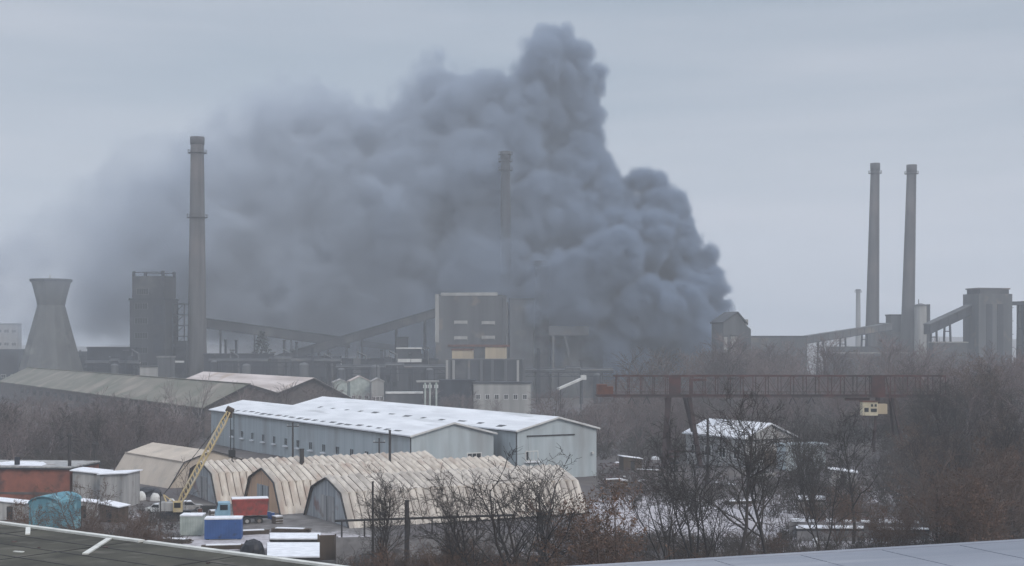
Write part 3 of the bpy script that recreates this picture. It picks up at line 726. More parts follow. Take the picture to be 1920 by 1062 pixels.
def headframe():
    D = 626; x = (1063 - CX) / F * D
    t = thing('ore_bridge', 'dim steel frame with slanted legs in the smoke right of the stack', 'frame', (x, D, 0))
    k = D / F; zt = H - (612 - HOR) * k
    MB().box(-8, 9.5, -2, 2, zt - 4, zt).build('cross_beam', MAT['grimy'], t)
    for sx in (-6, -1):
        for sy in (-1.6, 1.6): MB().bar((sx + (4 if sx > -3 else 0) * 1.6, sy, 0), (sx, sy, zt - 4), .8).build('leg', MAT['grimy'], t)
headframe()
block('low_hall', 'dim low hall in the foot of the smoke', 'hall', 1030, 1130, 628, 640, .4, 5, 'grimy', 'soot', .8)

# small pale things before the dark halls
def shack(label, px0, px1, pyt, D, wall='palewall', roofm='grimy', g=1.2, a=15, ratio=.7, wins=(3, 1, .25, .65, 1.0, 1.1)):
    return block('shack', label, 'shack', px0, px1, pyt, D, ratio, a, wall, roofm, .3, wins, gable=g)
shack('small pale greenish shack with gable roof, left of three behind the warehouses', 622, 652, 711, 480, 'palegreen', 'corr')
shack('larger pale greenish shack with snowy gable roof behind the warehouses', 652, 694, 705, 485, 'palegreen', 'pinkroof', 1.8)
shack('small pale greenish shack with grey gable roof, right of three behind the warehouses', 694, 720, 709, 480, 'palewall', 'corr')
block('flat_shed', 'long flat white roofed shed behind the warehouse roofs', 'shed', 724, 792, 735, 430, .35, 5, 'grimy', 'white', .5)
block('flat_shed', 'short pale canopy with posts right of the long white roofed shed', 'shed', 782, 822, 714, 450, .5, 5, 'soot', 'palewall', .5)
for i, px in enumerate((797, 806, 818)):
    x = (px - CX) / F * 425; z = H - (718 - HOR) / F * 425
    q = thing('teal_post', ['first', 'second', 'third'][i] + ' thin teal post from the left behind the warehouse roofs', 'post', (x, 425, 0), 0, 'teal posts behind the warehouses')
    MB().tube([(0, 0, 0), (0, 0, z)], .3, 8).build('shaft', MAT['palegreen'], q); MB().box(-.6, .6, -.1, .1, z - 1.6, z - .6).build('bracket', MAT['white'], q)
def slanted():
    a, b = P(1046, 730, 455), P(1094, 709, 460)
    t = thing('belt_loader', 'pale slanted belt loader at the foot of the smoke', 'loader', (a.x, a.y, 0))
    q = b - a
    MB().bar((0, 0, a.z), (q.x, q.y, b.z), .9, .7).build('belt_arm', MAT['white'], t)
    MB().box(q.x - .9, q.x + .9, q.y - .7, q.y + .7, b.z - .6, b.z + .9).build('head_box', MAT['white'], t)
    for f in (.1, .9): MB().bar((q.x * f, q.y * f, 0), (q.x * f, q.y * f, a.z + (b.z - a.z) * f - .3), .35).build('leg', MAT['soot2'], t)
slanted()

# ------------------------------------------------------------------ right of the smoke
def gabled_ruin():
    D = 560; loc, w, d, h, rz = bbox(1336, 1406, 586, D, .8, 20)
    t = thing('burning_shed', 'grey gabled building at the right foot of the smoke column', 'building', loc, rz)
    hw = h - 4.2
    MB().prism([(-w / 2, 0), (w / 2, 0), (w / 2, hw - 2.5), (w / 2 - 2, hw - 1), (0, h - .3), (-w / 2, hw)], 'y', -d / 2, d / 2).build('wall', MAT['grimy'], t)
    r = MB(); r.bar((0, 0, h), (w / 2 - 1.6, 0, hw - .5), d + 1, .5, up=(0, 0, 1)); r.bar((0, 0, h), (-w / 2 - .5, 0, hw), d + 1, .5); r.build('roof', MAT['soot'], t)
    for i in range(3): window(t, -w * .3 + i * w * .28, hw * .72, 2.2, 2.6, -d / 2, -1, frame='grimy')
    MB().box(w / 2 - 2.4, w / 2 - 1.4, -d / 2 - .3, -d / 2 + .6, hw - 1, hw + 1.4).build('vent', MAT['palewall'], t)
gabled_ruin()
for px, pyt, pw, lab in ((1360.5, 629, 6, 'slim pale concrete pillar, left of two before the grey gabled building'), (1376, 628, 11, 'stout pale concrete pillar, right of two before the grey gabled building')):
    D = 520; x = (px - CX) / F * D; z0 = tz(x, D); z = H - (pyt - HOR) / F * D - z0; r = pw / 2 / F * D
    q = thing('concrete_pillar', lab, 'pillar', (x, D, z0), 0, 'pale pillars by the gabled building')
    MB().box(-r, r, -r, r, 0, z - .6).build('shaft', MAT['palewall'], q); MB().box(-r * 1.25, r * 1.25, -r * 1.25, r * 1.25, z - .6, z).build('cap', MAT['grimy'], q)
block('low_hall', 'long low grey hall between the smoke and the twin chimneys', 'hall', 1404, 1512, 630, 690, .2, 4, 'grimy', 'soot', .8, (10, 1, .3, .8, 1.8, 1.2), frame='grimy')
block('pump_house', 'dark square building between the twin chimneys', 'building', 1663, 1694, 590, 758, .8, 10, 'grimy', 'soot', .8)
def silo():
    D = 742; k = D / F; x = (1726 - CX) * k; h = H - (571 - HOR) * k; r = 11 * k; z0 = tz(x, D)
    t = thing('silo', 'pale round silo with a dark stair side, right of twin chimneys', 'silo', (x, D, z0))
    MB().lathe([(r, 0), (r, h - z0 - 1)], 28).build('drum', MAT['palewall'], t, False)
    MB().lathe([(r + .3, h - z0 - 1), (r + .3, h - z0 - .3), (.5, h - z0 + .5)], 28).build('roof', MAT['grimy'], t)
    MB().box(r + .02, r + 1.6, -1.2, 1.2, 0, h - z0).build('stair_shaft', MAT['soot'], t)
    MB().bar((-1, 0, h - z0 + .2), (-1, 0, h - z0 + 2.6), .35).build('vent', MAT['soot'], t)
silo()
block('connecting_hall', 'low grey hall linking the bases of the twin chimneys', 'hall', 1640, 1668, 606, 765, .6, 6, 'grimy', 'soot', .6)
block('long_shed', 'long pale roofed shed in front of the twin chimneys', 'shed', 1565, 1702, 661, 640, .15, 3, 'grimy', 'palewall', .5)
block('long_shed', 'long dark low shed beneath the conveyor left of the twin chimneys', 'shed', 1550, 1665, 650, 660, .2, 4, 'grimy', 'grimy', .5)
def right_tower():
    D = 650; loc, w, d, h, rz = bbox(1810, 1893, 552, D, .7, 16)
    htop = H - (541 - HOR) * D / F - loc.z
    t = thing('bunker_tower', 'bulky square grey tower with overhanging top at far right', 'tower', loc, rz)
    MB().box(-w / 2, w / 2, -d / 2, d / 2, 0, h).build('wall', MAT['grimy'], t)
    MB().box(-w * .42, w * .44, -d * .42, d * .42, h, htop - .6).build('penthouse', MAT['soot'], t)
    MB().box(-w * .45, w * .47, -d * .45, d * .45, htop - .6, htop).build('roof', MAT['grimy'], t)
    for x_ in (-.28, .05): MB().box(w * x_, w * x_ + 3.2, -d / 2 - .12, -d / 2 - .003, h * .35, h * .9).build('wall_panel', MAT['soot'], t)
    m = MB()
    for j in range(5): m.bar((w / 2 + 1.2, -d * .3, h * (.35 + .13 * j)), (w / 2 + 1.2, d * .3, h * (.42 + .13 * j)), .3); m.box(w / 2 + .02, w / 2 + 2, -d * .35, d * .35, h * (.35 + .13 * j) - .2, h * (.35 + .13 * j))
    m.build('outer_stair', MAT['soot2'], t)
right_tower()
block('edge_building', 'grey tall building cut by the right frame edge', 'building', 1914, 1990, 565, 655, .8, 8, 'grimy', 'soot', .8, (3, 4, .4, .95, 2, 2), frame='grimy')
block('shed_row', 'pale blue low shed below the far right tower', 'shed', 1745, 1812, 641, 610, .3, 5, 'grimy', 'palewall', .5)

# ------------------------------------------------------------------ gantry crane
def gantry():
    D = 275.0; k = D / F; X = lambda px: (px - CX) * k
    zt, zb = H - (705 - HOR) * k, H - (742 - HOR) * k
    x0 = X(1116); t = thing('gantry_crane', 'long rusty red lattice gantry crane spanning the scrap yard', 'gantry crane', (X(1270), D, 0))
    ox = X(1270)
    q = lambda px: X(px) - ox
    g = MB(); L0, L1 = q(1118), q(1768)
    for y in (-1.6, 1.6):
        g.bar((q(1150), y, zt), (L1, y, zt), .28); g.bar((L0, y, zb), (L1, y, zb), .36)
        n = 26
        for i in range(n + 1):
            x = q(1155) + (L1 - q(1155)) * i / n
            g.bar((x, y, zb), (x, y, zt), .15)
            if i < n:
                x2 = q(1155) + (L1 - q(1155)) * (i + 1) / n
                g.bar((x, y, zb if i % 2 else zt), (x2, y, zt if i % 2 else zb), .07)
    for i in range(14):
        x = q(1155) + (L1 - q(1155)) * i / 13
        g.bar((x, -1.6, zb), (x, 1.6, zb), .2); g.bar((x, -1.6, zt), (x, 1.6, zt), .2)
    g.build('girder', MAT['redlead'], t)
    w = MB()
    w.box(q(1150), L1, -2.5, -1.9, zb - .35, zb - .28)
    for i in range(30): w.bar((q(1150) + (L1 - q(1150)) * i / 29, -2.45, zb - .28), (q(1150) + (L1 - q(1150)) * i / 29, -2.45, zb + .8), .07)
    w.bar((q(1150), -2.45, zb + .8), (L1, -2.45, zb + .8), .08)
    w.build('walkway', MAT['redlead'], t)
    MB().box(q(1119), q(1137), -2, 2, zb + .3, zb + 2.2).box(q(1137.1), q(1149), -1.6, 1.6, zb + .3, zb + 1.8).build('end_box', MAT['rust'], t)
    for px in (1184, 1212, 1435, 1485, 1520): 
        MB().bar((q(px), -.6, zb - .2), (q(px) - .7, -.6, zb - 1.6), .12).bar((q(px), -.6, zb - .2), (q(px) + .7, -.6, zb - 1.6), .12).build('cable_hanger', MAT['soot2'], t)
    def leg(pa, pb, y0, y1, wd):
        MB().bar((q(pa), y0, zb - .25), (q(pb), y1, .5), wd, wd * .8).build('leg', MAT['maroon'], t)
    leg(1252, 1238, -1.6, -6, .95); leg(1290, 1306, -1.6, -6, .75); leg(1252, 1262, 1.6, 5, .8); leg(1286, 1320, 1.6, 5, .7)
    m = MB(); m.box(q(1252), q(1274), -1.95, -1.7, zb - .2, zt + .1); m.box(q(1290), q(1322), -1.9, -1.72, zb + 2.9, zb + 3.3); m.box(q(1290), q(1322), -1.9, -1.72, zb - .1, zb + .4); m.box(q(1290), q(1296), -1.9, -1.72, zb + .4, zb + 2.9)
    m.build('support_plate', MAT['redlead'], t)
    for pa in (1238, 1306): MB().box(q(pa) - 1.6, q(pa) + 1.6, -6.6, -5.4, .12, .75).build('bogie', MAT['soot2'], t)
    for pa in (1262, 1320): MB().box(q(pa) - 1.6, q(pa) + 1.6, 4.4, 5.6, .12, .75).build('bogie', MAT['soot2'], t)
    m = MB(); m.bar((q(1242), -5.2, 3.6), (q(1302), -5.2, 3.6), .35); m.bar((q(1242), -5.4, 2.6), (q(1268), -5.4, 2.6), .25); m.build('cross_tie', MAT['redlead'], t)
    leg(1640, 1622, -1.6, -6, .45); leg(1668, 1686, -1.6, -6, .45); leg(1652, 1644, 1.6, 5, .4); leg(1672, 1694, 1.6, 5, .4)
    m = MB(); m.box(q(1628), q(1654), -2.3, -1.75, zb - .2, zt + .1); m.bar((q(1656), -2.0, zt), (q(1664), -2.2, zb - 1), .22); m.box(q(1580), q(1625), -2.2, -1.75, zb - .9, zb - .3)
    m.build('trolley_frame', MAT['redlead'], t)
    c = MB().box(q(1609), q(1637), -3.6, -1.4, zb - 3.7, zb - 1.1).build('cab', MAT['cream'], t)
    MB().box(q(1608), q(1638), -3.75, -1.3, zb - 1.1, zb - .92).build('cab_roof', MAT['rust'], c)
    MB().box(q(1624), q(1635), -3.66, -3.6, zb - 3.0, zb - 2.35).build('window', MAT['glass'], c)
    for a in (1624, 1631): MB().box(q(a), q(a + 4), -3.66, -3.6, zb - 2.0, zb - 1.5).build('window', MAT['glass'], c)
    MB().box(q(1612), q(1620), -3.66, -3.6, zb - 3.0, zb - 2.2).build('window', MAT['glass'], c)
    MB().box(q(1637) + .04, q(1655), -3.4, -1.6, zb - 3.4, zb - 1.5).build('winch_house', MAT['beige'], t)
gantry()

# building with the snowy roof under the crane, and its neighbours
def yard_house():
    nearc = P(1398, 822, 264); nearc.z = 0
    L, w, he, hr = 18.5, 11.6, 6.5, 8.9
    t = thing('yard_house', 'grey house with a snow white roof under the gantry crane', 'house', nearc, RU)
    z = tz(nearc.x, nearc.y)
    MB().prism([(0, -1), (0, he), (-w / 2, hr), (-w, he), (-w, -1)], 'x', 0, L).build('wall', MAT['corr'], t)
    r = MB(); s = (hr - he) / (w / 2); oh = .6
    for y0 in (oh, -w - oh): r.prism([(y0, he - s * oh + .02), (-w / 2, hr + .02), (-w / 2, hr + .28), (y0, he - s * oh + .28)], 'x', -.5, L + .5)
    r.build('roof', MAT['snow'], t)
    for i in range(4): window(t, 2.5 + 4.4 * i, 3.4, 1.8, 1.7, 0, 1)
    MB().box(-.08, 0, -7.2, -4.4, .1, 4).build('door', MAT['wood'], t)
    MB().box(-.56, -.5, -w - .6, .6, he - .55, he - .3).build('gable_fascia', MAT['darktrim'], t)
yard_house()
block('blue_shed', 'pale blue flat shed right of the snowy roofed house', 'shed', 1458, 1546, 831, 258, .5, 14, 'bluewall', 'bluewall', .3)

# ------------------------------------------------------------------ left yard
def brick_building():
    p = G(131, 946); a = 8
    t = thing('brick_building', 'low rusty red brick building with a pale snowy roof at left edge', 'building', (p.x, p.y, 0), R(-6))
    L, d, h = 26, 11, 5.2
    MB().box(-L, 0, 0, d, 0, h).build('wall', MAT['brick'], t)
    MB().box(-L - .3, .3, -.35, d + .3, h, h + .22).build('eave', MAT['darktrim'], t)
    MB().box(-L - .15, .15, -.2, d + .15, h + .22, h + .42).build('roof', MAT['corr'], t)
    s = MB(); rr = random.Random(3)
    for i in range(9): x = -rr.uniform(1, L - 1); s.add([(x - rr.uniform(.8, 2), rr.uniform(0, 2), h + .44), (x + rr.uniform(.8, 2), rr.uniform(0, 2), h + .44), (x + rr.uniform(0, 2), rr.uniform(3, 9), h + .45), (x - rr.uniform(0, 2), rr.uniform(3, 9), h + .45)], [(0, 1, 2, 3)])
    s.build('snow_patch', MAT['snow'], t)
    MB().box(-L + .1, -.1, -.06, -.003, 1.4, 1.75).build('wall_band', MAT['darkbrick'], t)
    MB().box(-9.6, -9.0, 2, 2.6, h + .42, h + 1.6).build('flue', MAT['soot2'], t)
brick_building()
def smoke_pipe(label, px, pyt, pyb, D, r):
    x = (px - CX) / F * D; z1 = H - (pyt - HOR) / F * D
    t = thing('boiler_pipe', label, 'pipe', (x, D, 0), 0, 'boiler pipes behind the brick building')
    MB().tube([(0, 0, 0), (0, 0, z1 - .5)], r, 10).build('pipe', MAT['pole'], t)
    MB().tube([(0, 0, z1 - .5), (0, 0, z1 - .25), (0, 0, z1)], [r * 1.5, r * 1.5, r * .9], 10).build('cowl', MAT['pole'], t)
smoke_pipe('taller thin black boiler pipe at the right end of the brick building', 130.5, 813, 880, 214, .26)
smoke_pipe('shorter black boiler pipe right of the brick building', 179, 829, 880, 224, .34)
def sheet_shed(label, px0, px1, pyt, pyb, tilt, mat='corr', a=0, D=None, dep=5):
    p0, p1 = G(px0, pyb), G(px1, pyb); w = (p1 - p0).length; D = p0.y; h = (pyb - pyt) / F * D
    t = thing('sheet_shed', label, 'shed', ((p0.x + p1.x) / 2, D, 0), R(a))
    MB().prism([(-w / 2, 0), (w / 2, 0), (w / 2, h + tilt), (-w / 2, h)], 'y', 0, dep).build('wall', MAT[mat], t)
    MB().bar((-w / 2 - .3, dep / 2, h + .15), (w / 2 + .3, dep / 2, h + tilt + .15), dep + .8, .14).build('roof', MAT['snow'], t)
    m = MB(); n = int(w / .5)
    for i in range(1, n): x = -w / 2 + w * i / n; m.box(x - .05, x + .05, -.05, -.003, .1, h + min(0, tilt) - .1)
    m.build('wall_rib', MAT[mat], t)
    return t
sheet_shed('patchy grey sheet shed right beside the brick building', 136, 190, 884, 948, -.5)
sheet_shed('pale grey corrugated shed with slanted top left of the white heaps', 186, 238, 892, 952, .25, a=-8)
def heap(label, px, py, w, h, mat='whitecloth', name='covered_heap', cat='heap', group=None, seed=1):
    p = G(px, py); k = p.y / F; W, Hh = w * k, h * k; rr = random.Random(seed)
    m = MB(); n, rows = 14, 5; o = []
    for j in range(rows + 1):
        f = j / rows; rad = math.cos(f * PI / 2 * .98) ** .6
        for i in range(n):
            an = 2 * PI * i / n; q = 1 + rr.uniform(-.12, .12)
            m.v.append((W / 2 * rad * q * math.cos(an), W * .4 * rad * q * math.sin(an), Hh * math.sin(f * PI / 2) * (1 + rr.uniform(-.05, .05))))
    for j in range(rows):
        for i in range(n): m.f.append((j * n + i, j * n + (i + 1) % n, (j + 1) * n + (i + 1) % n, (j + 1) * n + i))
    m.f.append(tuple(rows * n + i for i in range(n)))
    o = m.build(name, MAT[mat], None, False, p)
    return tag(o, label, cat, group)
heap('largest white covered heap below the plain grey-beige hangar', 264, 940, 20, 18, seed=1, group='white covered heaps in the yard')
heap('middle white covered heap right of the largest heap', 291, 941, 18, 16, seed=2, group='white covered heaps in the yard')
heap('small white covered heap nearest the yellow crane', 322, 946, 13, 11, seed=3, group='white covered heaps in the yard')
heap('dark scrap heap behind the white covered heaps', 275, 932, 60, 18, 'tarp', seed=4)
def garage():
    p0, p1 = G(52, 1000), G(112, 1000); w = (p1 - p0).length
    t = thing('garage', 'turquoise sheet garage with rounded roof behind bare bushes', 'garage', ((p0.x + p1.x) / 2, p0.y, 0), R(-10))
    h = 68 / F * p0.y; pr = [(-w / 2, 0), (w / 2, 0), (w / 2, h * .8)] + [(w / 2 * math.cos(q), h * .8 + h * .2 * math.sin(q)) for q in np.linspace(.3, PI - .3, 7)] + [(-w / 2, h * .8)]
    MB().prism(pr, 'y', 0, 6).build('wall', MAT['teal'], t)
    MB().box(-w * .36, w * .36, -.08, -.003, .1, h * .74).build('gate', MAT['teal'], t)
    m = MB()
    for i in range(1, 8): m.box(-w * .36 + w * .72 * i / 8 - .04, -w * .36 + w * .72 * i / 8 + .04, -.14, -.08, .1, h * .74)
    m.build('gate_rib', MAT['teal'], t)
    r = MB()
    for a_, b_ in zip(pr[2:-1], pr[3:]): r.bar((a_[0], 3, a_[1] + .04), (b_[0], 3, b_[1] + .04), 6.4, .12)
    r.build('roof', MAT['teal'], t)
garage()
def container(label, px, py, L, mat, rz, h=2.5, d=2.4, top='snow'):
    p = G(px, py); t = thing('container', label, 'container', p, rz)
    MB().box(0, L, 0, d, .1, h).build('box', MAT[mat], t)
    m = MB(); n = int(L / .3)
    for i in range(n): x = .1 + (L - .2) * i / (n - 1); m.box(x - .06, x + .06, -.05, -.002, .3, h - .15)
    m.build('corrugation', MAT[mat], t)
    for x in (.05, L - .05): MB().box(x - .09, x + .09, -.08, .1, .1, h).build('corner_post', MAT[mat], t)
    MB().box(-.05, L + .05, -.1, d + .05, h, h + .16).build('snow_cover', MAT[top], t)
    MB().box(-.06, -.002, .15, d - .15, .25, h - .12).build('door', MAT['whitecloth'], t)
    for x in (.3, L - .3): MB().box(x - .2, x + .2, .1, d - .1, 0, .1).build('foot', MAT['soot2'], t)
container('blue steel container with snow on top in the yard', 384, 1013, 4.4, 'blue', R(6))
container('pale green site cabin with snowy top left of blue container', 338, 1006, 2.7, 'palegreen', R(2))

def truck():
    p = G(440, 985); t = thing('tipper_truck', 'truck with light blue cab and red tipper body parked by hangars', 'truck', p, R(14))
    # local x to the right along the body
    MB().box(-2.6, 4.4, .3, 1.5, .75, 1.0).build('chassis', MAT['soot2'], t)
    b = MB().prism([(-.1, 1.25), (4.2, 1.25), (4.45, 3.35), (-.35, 3.35)], 'y', -.2, 2.2).build('tipper_body', MAT['red'], t)
    m = MB()
    for i in range(6): x = .15 + i * .8; m.box(x - .07, x + .07, -.3, -.203, 1.3, 3.3)
    m.box(-.3, 4.4, -.32, -.203, 3.2, 3.42)
    m.build('side_rib', MAT['red'], b)
    MB().box(-.32, 4.42, -.18, 2.18, 3.36, 3.52).build('snow_cover', MAT['snow'], b)
    c = MB().prism([(-2.5, .9), (-.55, .9), (-.55, 3.0), (-2.1, 3.0), (-2.35, 2.0), (-2.5, 1.9)], 'y', -.1, 2.0).build('cab', MAT['ltblue'], t)
    MB().box(-1.9, -.9, -.15, -.103, 2.05, 2.75).build('side_window', MAT['glass'], c)
    MB().bar((-2.40, .95, 2.08), (-2.17, .95, 2.88), 1.7, .04, up=(-1, 0, .3)).build('windscreen', MAT['glass'], c)
    for y in (.2, 1.7): MB().tube([(-2.5, y, 1.25), (-2.58, y, 1.25)], .16, 10).build('headlight', MAT['white'], c)
    MB().box(-2.62, -2.5, -.05, 1.95, .65, .95).build('bumper', MAT['whitecloth'], t)
    for x in (-1.6, 1.6, 3.2):
        for y in (-.15, 1.95):
            w = MB().tube([(x, y - .16, .5), (x, y + .16, .5)], .5, 16).build('wheel', MAT['rubber'], t)
            MB().tube([(x, y - .19, .5), (x, y + .19, .5)], .24, 12).build('rim', MAT['corr'], w)
truck()
def trailer():
    p = G(398, 962); t = thing('flat_trailer', 'low dark red flat trailer left of the light blue truck cab', 'trailer', p, R(8))
    MB().box(-1.6, 1.6, -.8, .8, .55, .8).build('bed', MAT['redlead'], t)
    MB().box(-1.6, 1.6, -.86, -.8, .6, 1.15).build('side_board', MAT['darktrim'], t)
    MB().bar((-1.6, 0, .65), (-2.6, 0, .5), .1).build('drawbar', MAT['soot2'], t)
    for x in (-.9, .9):
        for y in (-.75, .75): MB().tube([(x, y - .12, .35), (x, y + .12, .35)], .35, 14).build('wheel', MAT['rubber'], t)
trailer()
def yard_crane():
    base = G(332, 972); tip = P(431, 769, 199)
    foot = Vector((0, 0, 1.5)); tp = Vector((tip.x - base.x, tip.y - base.y, tip.z))
    t = thing('yard_crane', 'yellow lattice boom crane leaning right over the hangars', 'crane', base)
    d = (tp - foot).normalized(); s = d.cross(Vector((0, 1, 0))).normalized(); q = s.cross(d).normalized(); L = (tp - foot).length
    b = MB(); n = 24
    def wd(f): return .14 + .19 * min(1, f / .12, (1 - f) / .1 + .25)
    for sx in (-1, 1):
        for sy in (-1, 1):
            pts = [foot + d * L * f + s * sx * wd(f) + q * sy * wd(f) for f in np.linspace(0, 1, 9)]
            for a_, c_ in zip(pts, pts[1:]): b.bar(a_, c_, .15)
    for i in range(n):
        f0, f1 = i / n, (i + 1) / n
        for sx in (-1, 1):
            b.bar(foot + d * L * f0 + s * sx * wd(f0) - q * sx * wd(f0), foot + d * L * f1 + s * sx * wd(f1) + q * sx * wd(f1), .09)
            b.bar(foot + d * L * f0 - s * wd(f0) + q * sx * wd(f0), foot + d * L * f1 + s * wd(f1) + q * sx * wd(f1), .09)
    b.build('boom', MAT['yellow'], t)
    h = MB(); h.tube([tp - s * .5, tp + s * .5], .42, 12); h.box(tp.x - .3, tp.x + .3, tp.y - .3, tp.y + .3, tp.z - 1.1, tp.z - .2); h.build('boom_head', MAT['wood'], t)
    r = MB(); r.tube([tp + Vector((.1, 0, 0)), Vector((tp.x + .1, tp.y, tp.z - 5.6))], .06, 5); r.tube([tp + Vector((.55, .1, 0)), Vector((tp.x + .55, tp.y + .1, tp.z - 5.6))], .05, 5); r.build('hoist_rope', MAT['cable'], t)
    MB().box(tp.x - .15, tp.x + .75, tp.y - .25, tp.y + .25, tp.z - 6.6, tp.z - 5.6).tube([(tp.x + .3, tp.y, tp.z - 6.6), (tp.x + .3, tp.y, tp.z - 7.1), (tp.x + .55, tp.y, tp.z - 7.3)], .09, 6).build('hook_block', MAT['cable'], t)
    MB().tube([Vector((-2.0, .5, 3.2)), tp - d * .6], .05, 5).build('pendant_rope', MAT['cable'], t)
    MB().box(-2.3, .8, -.9, 1.1, 1.05, 2.2).build('engine_house', MAT['corr'], t)
    c = MB().box(-.2, 1.0, -1.5, -.92, 1.0, 2.5).build('cab', MAT['yellow'], t); MB().box(-.05, .85, -1.55, -1.503, 1.6, 2.3).build('window', MAT['glass'], c)
    MB().bar((-1.6, .5, 2.2), (-2.0, .5, 3.2), .15).bar((-.6, .5, 2.2), (-2.0, .5, 3.2), .12).build('gantry_frame', MAT['yellow'], t)
    for y in (-1.2, .9): MB().prism([(-2.0, .3), (-1.7, 0), (1.5, 0), (1.8, .3), (1.8, .6), (1.5, .9), (-1.7, .9), (-2.0, .6)], 'y', y, y + .55).build('crawler_track', MAT['soot2'], t)
yard_crane()

# near the fence: black tarp heap, snow roofed sheds, concrete fence, gate, raised pipe
heap('black tarpaulin covered heap beside the snowy flat shed roof', 474, 1052, 48, 40, 'tarp', seed=9)
def snow_shed(label, px0, px1, pyf, pyb, z, mat='grimy'):
    a, b, c, d = G(px0, pyf, z), G(px1, pyf, z), G(px1, pyb, z), G(px0, pyb, z)
    m = (a + b + c + d) / 4; t = thing('low_shed', label, 'shed', (m.x, m.y, 0))
    q = [(p.x - m.x, p.y - m.y) for p in (a, b, c, d)]
    MB().prism([(x * .96, y * .97) for x, y in q], 'z', 0, z - .22).build('wall', MAT[mat], t)
    MB().prism(q, 'z', z - .22, z).build('roof', MAT['darktrim'], t)
    MB().prism([(x * .985, y * .985) for x, y in q], 'z', z, z + .12).build('snow_cover', MAT['snow'], t)
snow_shed('low shed with a thick white snow covered roof above the dark roof edge', 500, 600, 1046, 1019, 2.6)
snow_shed('narrow lean-to with a white snowy top behind the low snowy shed', 505, 602, 1012, 1001, 2.2)
snow_shed('long low shed with a snowy roof at lower right, behind reddish shrubs', 1492, 1620, 992, 981, 1.6, 'fence')
snow_shed('narrow snowy roofed shed right of the long low one at lower right', 1642, 1742, 994, 984, 1.5, 'fence')
snow_shed('small shed with snowy roof left of the brush, below the pale blue shed', 1496, 1548, 938, 931, 1.8, 'corr')
snow_shed('small snowy roofed hut under the gantry cab among the trees', 1590, 1660, 860, 853, 2.4, 'wood')
snow_shed('far snowy roofed hut right of the gantry cab at the wood edge', 1700, 1764, 838, 830, 2.6, 'wood')
def clutter(kind, px, py, label, rz=0.0, sc=1.0, group=None):
    p = G(px, py); p.z = tz(p.x, p.y); rr = random.Random(int(px * 7 + py))
    if kind == 'crate':
        t = thing('crate', label, 'crate', p, rz, group); q = .6 * sc
        MB().box(-q, q, -q, q, .05, 1.1 * sc).build('box', MAT['wood'], t)
        m = MB()
        for z_ in (.15, .55, .95): m.box(-q - .03, q + .03, -q - .04, -q - .003, z_ * sc, (z_ + .12) * sc)
        m.build('slat', MAT['corr'], t); MB().box(-q * .95, q * .95, -q * .95, q * .95, 1.1 * sc, 1.1 * sc + .07).build('snow_cover', MAT['snow'], t)
    elif kind == 'barrel':
        t = thing('barrel', label, 'barrel', p, rz, group)
        MB().lathe([(.3, 0), (.31, .3), (.29, .32), (.31, .6), (.29, .62), (.3, .92)], 14).build('drum', MAT[('rust', 'blue', 'soot2')[rr.randrange(3)]], t); MB().lathe([(.27, .92), (.27, .95)], 14).build('lid', MAT['corr'], t)
    elif kind == 'planks':
        t = thing('plank_pile', label, 'planks', p, rz, group)
        for i in range(3):
            m = MB()
            for j in range(4): m.bar((-2 * sc, -.5 + j * .28, .1 + i * .16), (2 * sc + rr.uniform(-.4, .3), -.5 + j * .28 + rr.uniform(-.08, .08), .1 + i * .16), .22, .12)
            m.build('plank_layer', MAT['wood'], t)
        MB().box(-1.6 * sc, 1.5 * sc, -.5, .4, .49, .56).build('snow_cover', MAT['snow'], t)
    elif kind == 'car':
        t = thing('parked_car', label, 'car', p, rz, group); mt = MAT[('soot2', 'corr', 'whitecloth')[rr.randrange(3)]]
        MB().prism([(-2.1, .35), (2.1, .35), (2.15, .75), (1.9, .9), (1.1, .95), (.6, 1.42), (-1.1, 1.45), (-1.75, .98), (-2.1, .9)], 'y', -.8, .8).build('body', mt, t)
        MB().prism([(-1.5, .98), (.95, .97), (.52, 1.36), (-1.05, 1.38)], 'y', -.83, .83).build('window', MAT['glass'], t)
        MB().box(-1.0, .5, -.7, .7, 1.45, 1.52).build('snow_cover', MAT['snow'], t)
        for x_ in (-1.3, 1.3):
            for y_ in (-.75, .75):
                w = MB().tube([(x_, y_ - .11, .33), (x_, y_ + .11, .33)], .33, 14).build('wheel', MAT['rubber'], t); MB().tube([(x_, y_ - .13, .33), (x_, y_ + .13, .33)], .17, 10).build('rim', MAT['corr'], w)
        for y_ in (-.55, .55): MB().tube([(2.1, y_, .68), (2.17, y_, .68)], .12, 8).build('headlight', MAT['white'], t)
    elif kind == 'hut':
        t = thing('hut', label, 'hut', p, rz, group); w, d, h = 1.6 * sc, 1.4 * sc, 2.1
        MB().prism([(-w, 0), (w, 0), (w, h), (-w, h + .5)], 'y', -d, d).build('wall', MAT['wood' if rr.random() < .6 else 'corr'], t)
        MB().bar((-w - .25, 0, h + .58), (w + .25, 0, h + .06), 2 * d + .5, .12).build('roof', MAT['snow'], t); MB().box(-.4, .4, -d - .06, -d - .003, .05, 1.8).build('door', MAT['darktrim'], t)
